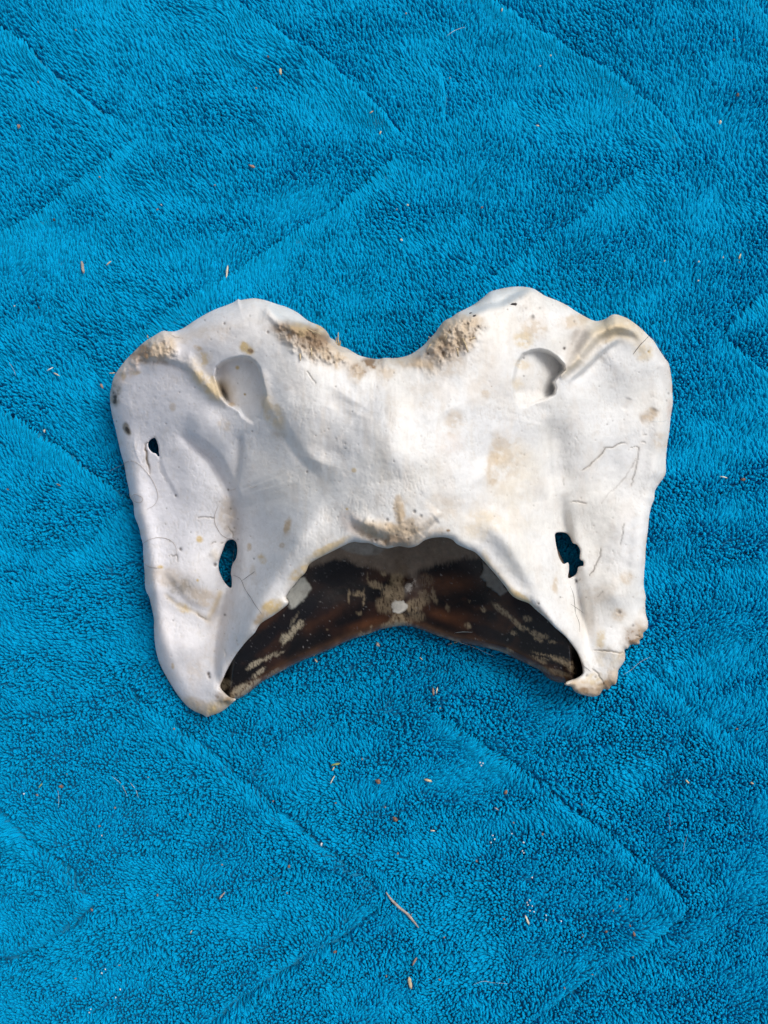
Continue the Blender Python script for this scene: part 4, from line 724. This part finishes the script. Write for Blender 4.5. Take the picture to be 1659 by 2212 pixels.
CH = [ # straw, husks and splinters
 ('straw_piece', *P0('a',981,1178), 31, 5.2, 84, M_CREAM, 'short cream straw piece standing out on the towel above the left lobe', 'straw'),
 ('husk', *P0('a',357,1155), 27, 7.5, 100, M_GREYT, 'grey brown pointed husk on the towel at upper left', 'husk'),
 ('splinter', *P0('a',470,1138), 15, 3, 42, M_STRAW, 'thin slanting straw splinter beside the grey brown husk', 'splinter'),
 ('seed_husk', *P0('a',1212,310), 14, 7, 95, M_STRAW, 'beige chip on the towel near the top above the first crease', 'chip'),
 ('bark_flake', *P0('a',1088,718), 15, 5, -22, M_PINK, 'pinkish brown flake on the towel left of the middle crease corner', 'flake'),
 ('splinter', *P0('a',1604,485), 9, 3, 30, M_STRAW, 'small curled straw bit on the crease top of the middle chevron', 'splinter'),
 ('splinter', *P0('a',1643,574), 8, 3.5, 65, M_STRAW, 'tan bit close above the corner of the middle chevron', 'splinter'),
 ('splinter', 655*.1653, 768+178*.1653, 16, 2.6, 30, M_WHITE, 'white sliver on the towel left of the upper left bone corner', 'splinter'),
 ('straw_piece', 742*.1653, 768+247*.1653, 15, 3, -28, M_STRAW, 'tan straw bit just below the white sliver left of the bone', 'straw'),
 ('straw_piece', 1465*.1653, 768+230*.1653, 13, 3, 4, M_STRAW, 'tan straw touching the upper left rim of the bone', 'straw'),
 ('bark_flake', 1330*.1653, 768+403*.1653, 12, 5, -60, M_PINK, 'pinkish flake close to the widest point of the left wing', 'flake'),
 ('bark_flake', 765*.1653, 768+1690*.1653, 11, 4, -25, M_BROWN, 'brown flake on the towel left of the bone below the crease corner', 'flake'),
 ('bark_flake', 100*.1653, 768+1750*.1653, 6, 3.5, -25, M_BROWN, 'brown flake at the far left edge level with the slit', 'flake'),
 ('splinter', 1563, 1031, 17, 3, -12, M_CREAM, 'cream sliver on the towel right of the bone', 'splinter'),
 ('splinter', *P0('c',175,445), 13, 2.6, 52, M_GREEN, 'greenish sliver on the towel at lower left', 'splinter'),
 ('bark_flake', *P0('c',397,982), 9, 4, -50, M_PINK, 'pinkish flake under the corner of the lower left chevron', 'flake'),
 ('green_husk', *P0('c',1450,353), 20, 5, 12, M_GREEN, 'green husk bit on the towel below the dark opening', 'husk'),
 ('straw_piece', *P0('c',1440,372), 10, 3, 60, M_STRAW, 'tan fibre hanging from the green husk bit', 'straw'),
 ('splinter', *P0('c',1437,420), 20, 3, 62, M_CREAM, 'curved cream sliver below the green husk', 'splinter'),
 ('splinter', *P0('c',960,920), 20, 3.4, 50, M_GREYT, 'greyish shred on the towel left of the bottom crease', 'splinter'),
 ('splinter', *P0('c',826,1077), 8, 2.5, 60, M_STRAW, 'tan sliver below the greyish shred', 'splinter'),
 ('straw_piece', *P0('d',213,38), 17, 5, 94, M_PINK, 'pinkish straw bit standing below the right half of the dark opening', 'straw'),
 ('splinter', *P0('d',229,34), 15, 3, 80, M_CREAM, 'cream sliver right beside the pinkish straw bit', 'splinter'),
 ('seed_husk', *P0('d',190,422), 17, 6.5, -18, M_STRAW, 'beige pointed husk on the towel below the centre', 'husk'),
 ('bark_flake', *P0('d',527,473), 10, 8, 70, M_BROWN, 'brown leaf scrap on the towel below the right wing', 'leaf scrap'),
 ('splinter', *P0('d',486,545), 11, 2.6, -30, M_GREYT, 'grey splinter left below the brown leaf scrap', 'splinter'),
 ('straw_piece', *P0('d',618,1025), 22, 4.5, -68, M_CREAM, 'pale peeled shred with a hooked end among the white flecks', 'shred'),
 ('bark_flake', *P0('d',132,1205), 20, 5, 62, M_PINK, 'reddish brown stick bit below the long twig', 'stick'),
 ('seed_husk', *P0('d',113,1297), 26, 8, 100, M_STRAW, 'fat beige husk at the bottom below the reddish stick bit', 'husk'),
 ('bark_flake', *P0('d',1310,427), 11, 3.6, -48, M_STRAW, 'tan flake on the towel at right below the bone', 'flake'),
 ('bark_flake', *P0('d',1590,434), 8, 4, -30, M_STRAW, 'tan flake close to the right edge below the bone', 'flake'),
 ('bark_flake', *P0('d',1080,1086), 12, 5, -75, M_BROWN, 'brown flake on the raised lip of the lowest right crease', 'flake'),
 ('bark_flake', *P0('d',1063,1050), 7, 3, -60, M_BROWN, 'small brown flake just above the one on the crease lip', 'flake'),
 ('splinter', *P0('d',210,640), 10, 3.4, -5, M_CREAM, 'cream sliver right of the brown crumbs below the bone', 'splinter'),
 ('splinter', *C(5,(1262,1075))[0], 24, 2.2, 15, M_STRAW, 'straw splinter tucked under the dark lower edge of the bone', 'splinter'),
 ('splinter', *C(5,(265,1200))[0], 10, 3.5, -55, M_STRAW, 'straw bit just below the dark edge at left', 'splinter'),
 ('splinter', *C(5,(1028,1185))[0], 9, 2.4, -45, M_STRAW, 'tan sliver on the towel under the middle of the opening', 'splinter'),
 ('splinter', *P0('b',1538,1108), 13, 4, 70, M_STRAW, 'tan sliver on the towel right of the upper right rim', 'splinter'),
 ('splinter', *P0('b',510,44), 8, 2.6, 80, M_STRAW, 'tan sliver at the very top beside the second crease', 'splinter'),
 ('splinter', *P0('b',663,543), 7, 3.2, -10, M_CREAM, 'cream bit on the towel between the two upper right chevrons', 'splinter'),
 ('seed', *C(3,(412,181))[0], 14, 5, 5, M_BLACK, 'largest dark brown seed husk lying on the right cup of the bone', 'seed'),
 ('seed', *C(3,(97,247))[0], 7, 3.2, 25, M_BLACK, 'upper left of the two black seeds beside the right crust', 'seed'),
 ('seed', *C(3,(126,264))[0], 8, 3, 25, M_BLACK, 'lower right of the two black seeds beside the right crust', 'seed'),
]
for c in CH: chip(*c, thick=3.0 if c[0] not in ('seed',) else 2.2, bend=.15 if c[0] == 'splinter' else .06, lift=1.5 if c[0] != 'seed' else .3)
CR = [('brown_crumb', *P0('a',1107,381), 3.2, M_PINK, 'brown crumb just below the beige chip near the top', 'crumb'), ('brown_crumb', *P0('a',80,546), 4.5, M_PINK, 'knobbly brown crumb at far upper left', 'crumb'),
 ('dark_crumb', *P0('a',233,949), 3.2, M_BLACK, 'black speck on the crease of the upper left chevron', 'speck'), ('dark_crumb', *P0('a',168,1330), 3.0, M_BLACK, 'black speck at the left well above the bone', 'speck'),
 ('brown_crumb', *P0('a',1158,245), 3.0, M_BROWN, 'small brown crumb left above the beige chip', 'crumb'), ('brown_crumb', *P0('b',1528,410), 4.2, M_BROWN, 'brown crumb at upper right near the edge', 'crumb'),
 ('pale_crumb', *P0('b',1453,528), 4.2, M_CREAM, 'cream crumb below the brown crumb at upper right', 'crumb'), ('pale_crumb', *P0('b',75,1037), 3.2, M_CREAM, 'cream crumb on the towel above the notch of the bone', 'crumb'),
 ('brown_crumb', *P0('b',423,897), 3.4, M_BROWN, 'brown crumb on the towel above the right lobe', 'crumb'), ('brown_crumb', 1605, 1036, 5.5, M_BROWN, 'round brown crumb at the right edge beside the bone', 'crumb'),
 ('pale_crumb', 580*.1653, 768+985*.1653, 3.4, M_CREAM, 'roundish cream crumb on the crease left of the bone', 'crumb'), ('brown_crumb', *P0('c',262,447), 5.0, M_BROWN, 'brown crumb at lower left beside the greenish sliver', 'crumb'),
 ('brown_crumb', *P0('c',1634,426), 7.0, M_BROWN, 'largest round brown crumb, below the bone at the centre', 'crumb'), ('pale_crumb', *P0('c',1388,698), 4.5, M_WHITE, 'white crumb on the raised crease below the bone', 'crumb'),
 ('brown_crumb', *P0('c',1248,795), 4.0, M_BROWN, 'brown crumb left of the crease below the white crumb', 'crumb'), ('brown_crumb', *P0('c',1447,1162), 4.4, M_BROWN, 'olive brown crumb in the bottom crease', 'crumb'),
 ('brown_crumb', *P0('d',48,590), 6.5, M_BROWN, 'lumpy brown crumb with a fibre, right of the crease below centre', 'crumb'), ('brown_crumb', *P0('d',857,1093), 4.2, M_BROWN, 'brown crumb right of the pale hooked shred', 'crumb'),
 ('brown_crumb', *P0('d',960,1075), 3.6, M_BROWN, 'brown crumb between two others near the lowest right crease', 'crumb'), ('grey_crumb', *C(5,(713,1085))[0], 5.2, M_GREYT, 'grey pebble like crumb on the towel just under the dark opening', 'crumb')]
for c in CR: crumb(*c)
# specks too alike to tell apart
for x, y in ((327,130),(165,355),(430,765),(928,800),(680,905)): crumb('tiny_crumb', *P0('a',x,y), 2.3, M_PINK, 'tiny brown speck on the upper left part of the towel', 'speck', 'tiny brown specks at upper left')
for x, y in ((697,885),(63,1322),(710,1365)): crumb('tiny_crumb', *P0('a',x,y), 2.2, M_CREAM, 'tiny pale speck on the upper left part of the towel', 'speck', 'tiny pale specks at upper left')
for x, y in ((1212,1127),(1360,1130),(1358,1213),(720,240),(675,285),(1465,1112),(102,885)): crumb('tiny_crumb', *P0('b',x,y), 2.4, M_CREAM, 'tiny cream speck on the upper right part of the towel', 'speck', 'tiny cream specks at upper right')
for x, y in ((1535,1133),(285,337),(95,58),(1512,172),(55,905)): crumb('tiny_crumb', *P0('b',x,y), 2.3, M_PINK, 'tiny brown speck on the upper right part of the towel', 'speck', 'tiny brown specks at upper right')
for x, y in ((497,540),(960,787),(640,410),(515,1220),(160,485),(820,570),(1180,512),(1240,908),(1450,520),(1565,330),(290,395),(430,620),(752,200),(680,918),(326,1278)): crumb('tiny_crumb', *P0('c',x,y), 2.5, M_PINK, 'tiny brown speck on the lower left part of the towel', 'speck', 'tiny brown specks at lower left')
for x, y in ((400,770),(60,738),(240,1283),(1020,965),(1048,935),(900,1262),(780,1320),(780,1352),(685,655),(10,1268),(5,538),(242,110),(520,1022),(990,985),(855,525),(1525,200),(560,605),(260,1100),(1075,1185),(1005,1220)): crumb('tiny_crumb', *P0('d',x,y), 2.6, M_PINK, 'tiny brown speck on the lower right part of the towel', 'speck', 'tiny brown specks at lower right')
for x, y in ((415,345),(428,348),(420,358),(470,660),(478,676),(462,690),(603,690),(598,727),(604,735),(640,842),(630,940),(640,965),(622,960),(648,990),(630,985),(618,950),(700,1025),(700,1005),(780,1160),(552,652),(765,1030)): crumb('white_fleck', *P0('d',x,y), 2.1, M_WHITE, 'tiny bright white fleck caught in the towel pile at lower right', 'fleck', 'tiny white flecks at lower right')
for x, y in ((455,1238),(440,1255),(385,1425),(392,1410),(103,480),(440,660),(520,1325),(500,1360)): crumb('white_fleck', *P0('c',x,y), 2.1, M_WHITE, 'tiny bright white fleck caught in the towel pile at lower left', 'fleck', 'tiny white flecks at lower left')
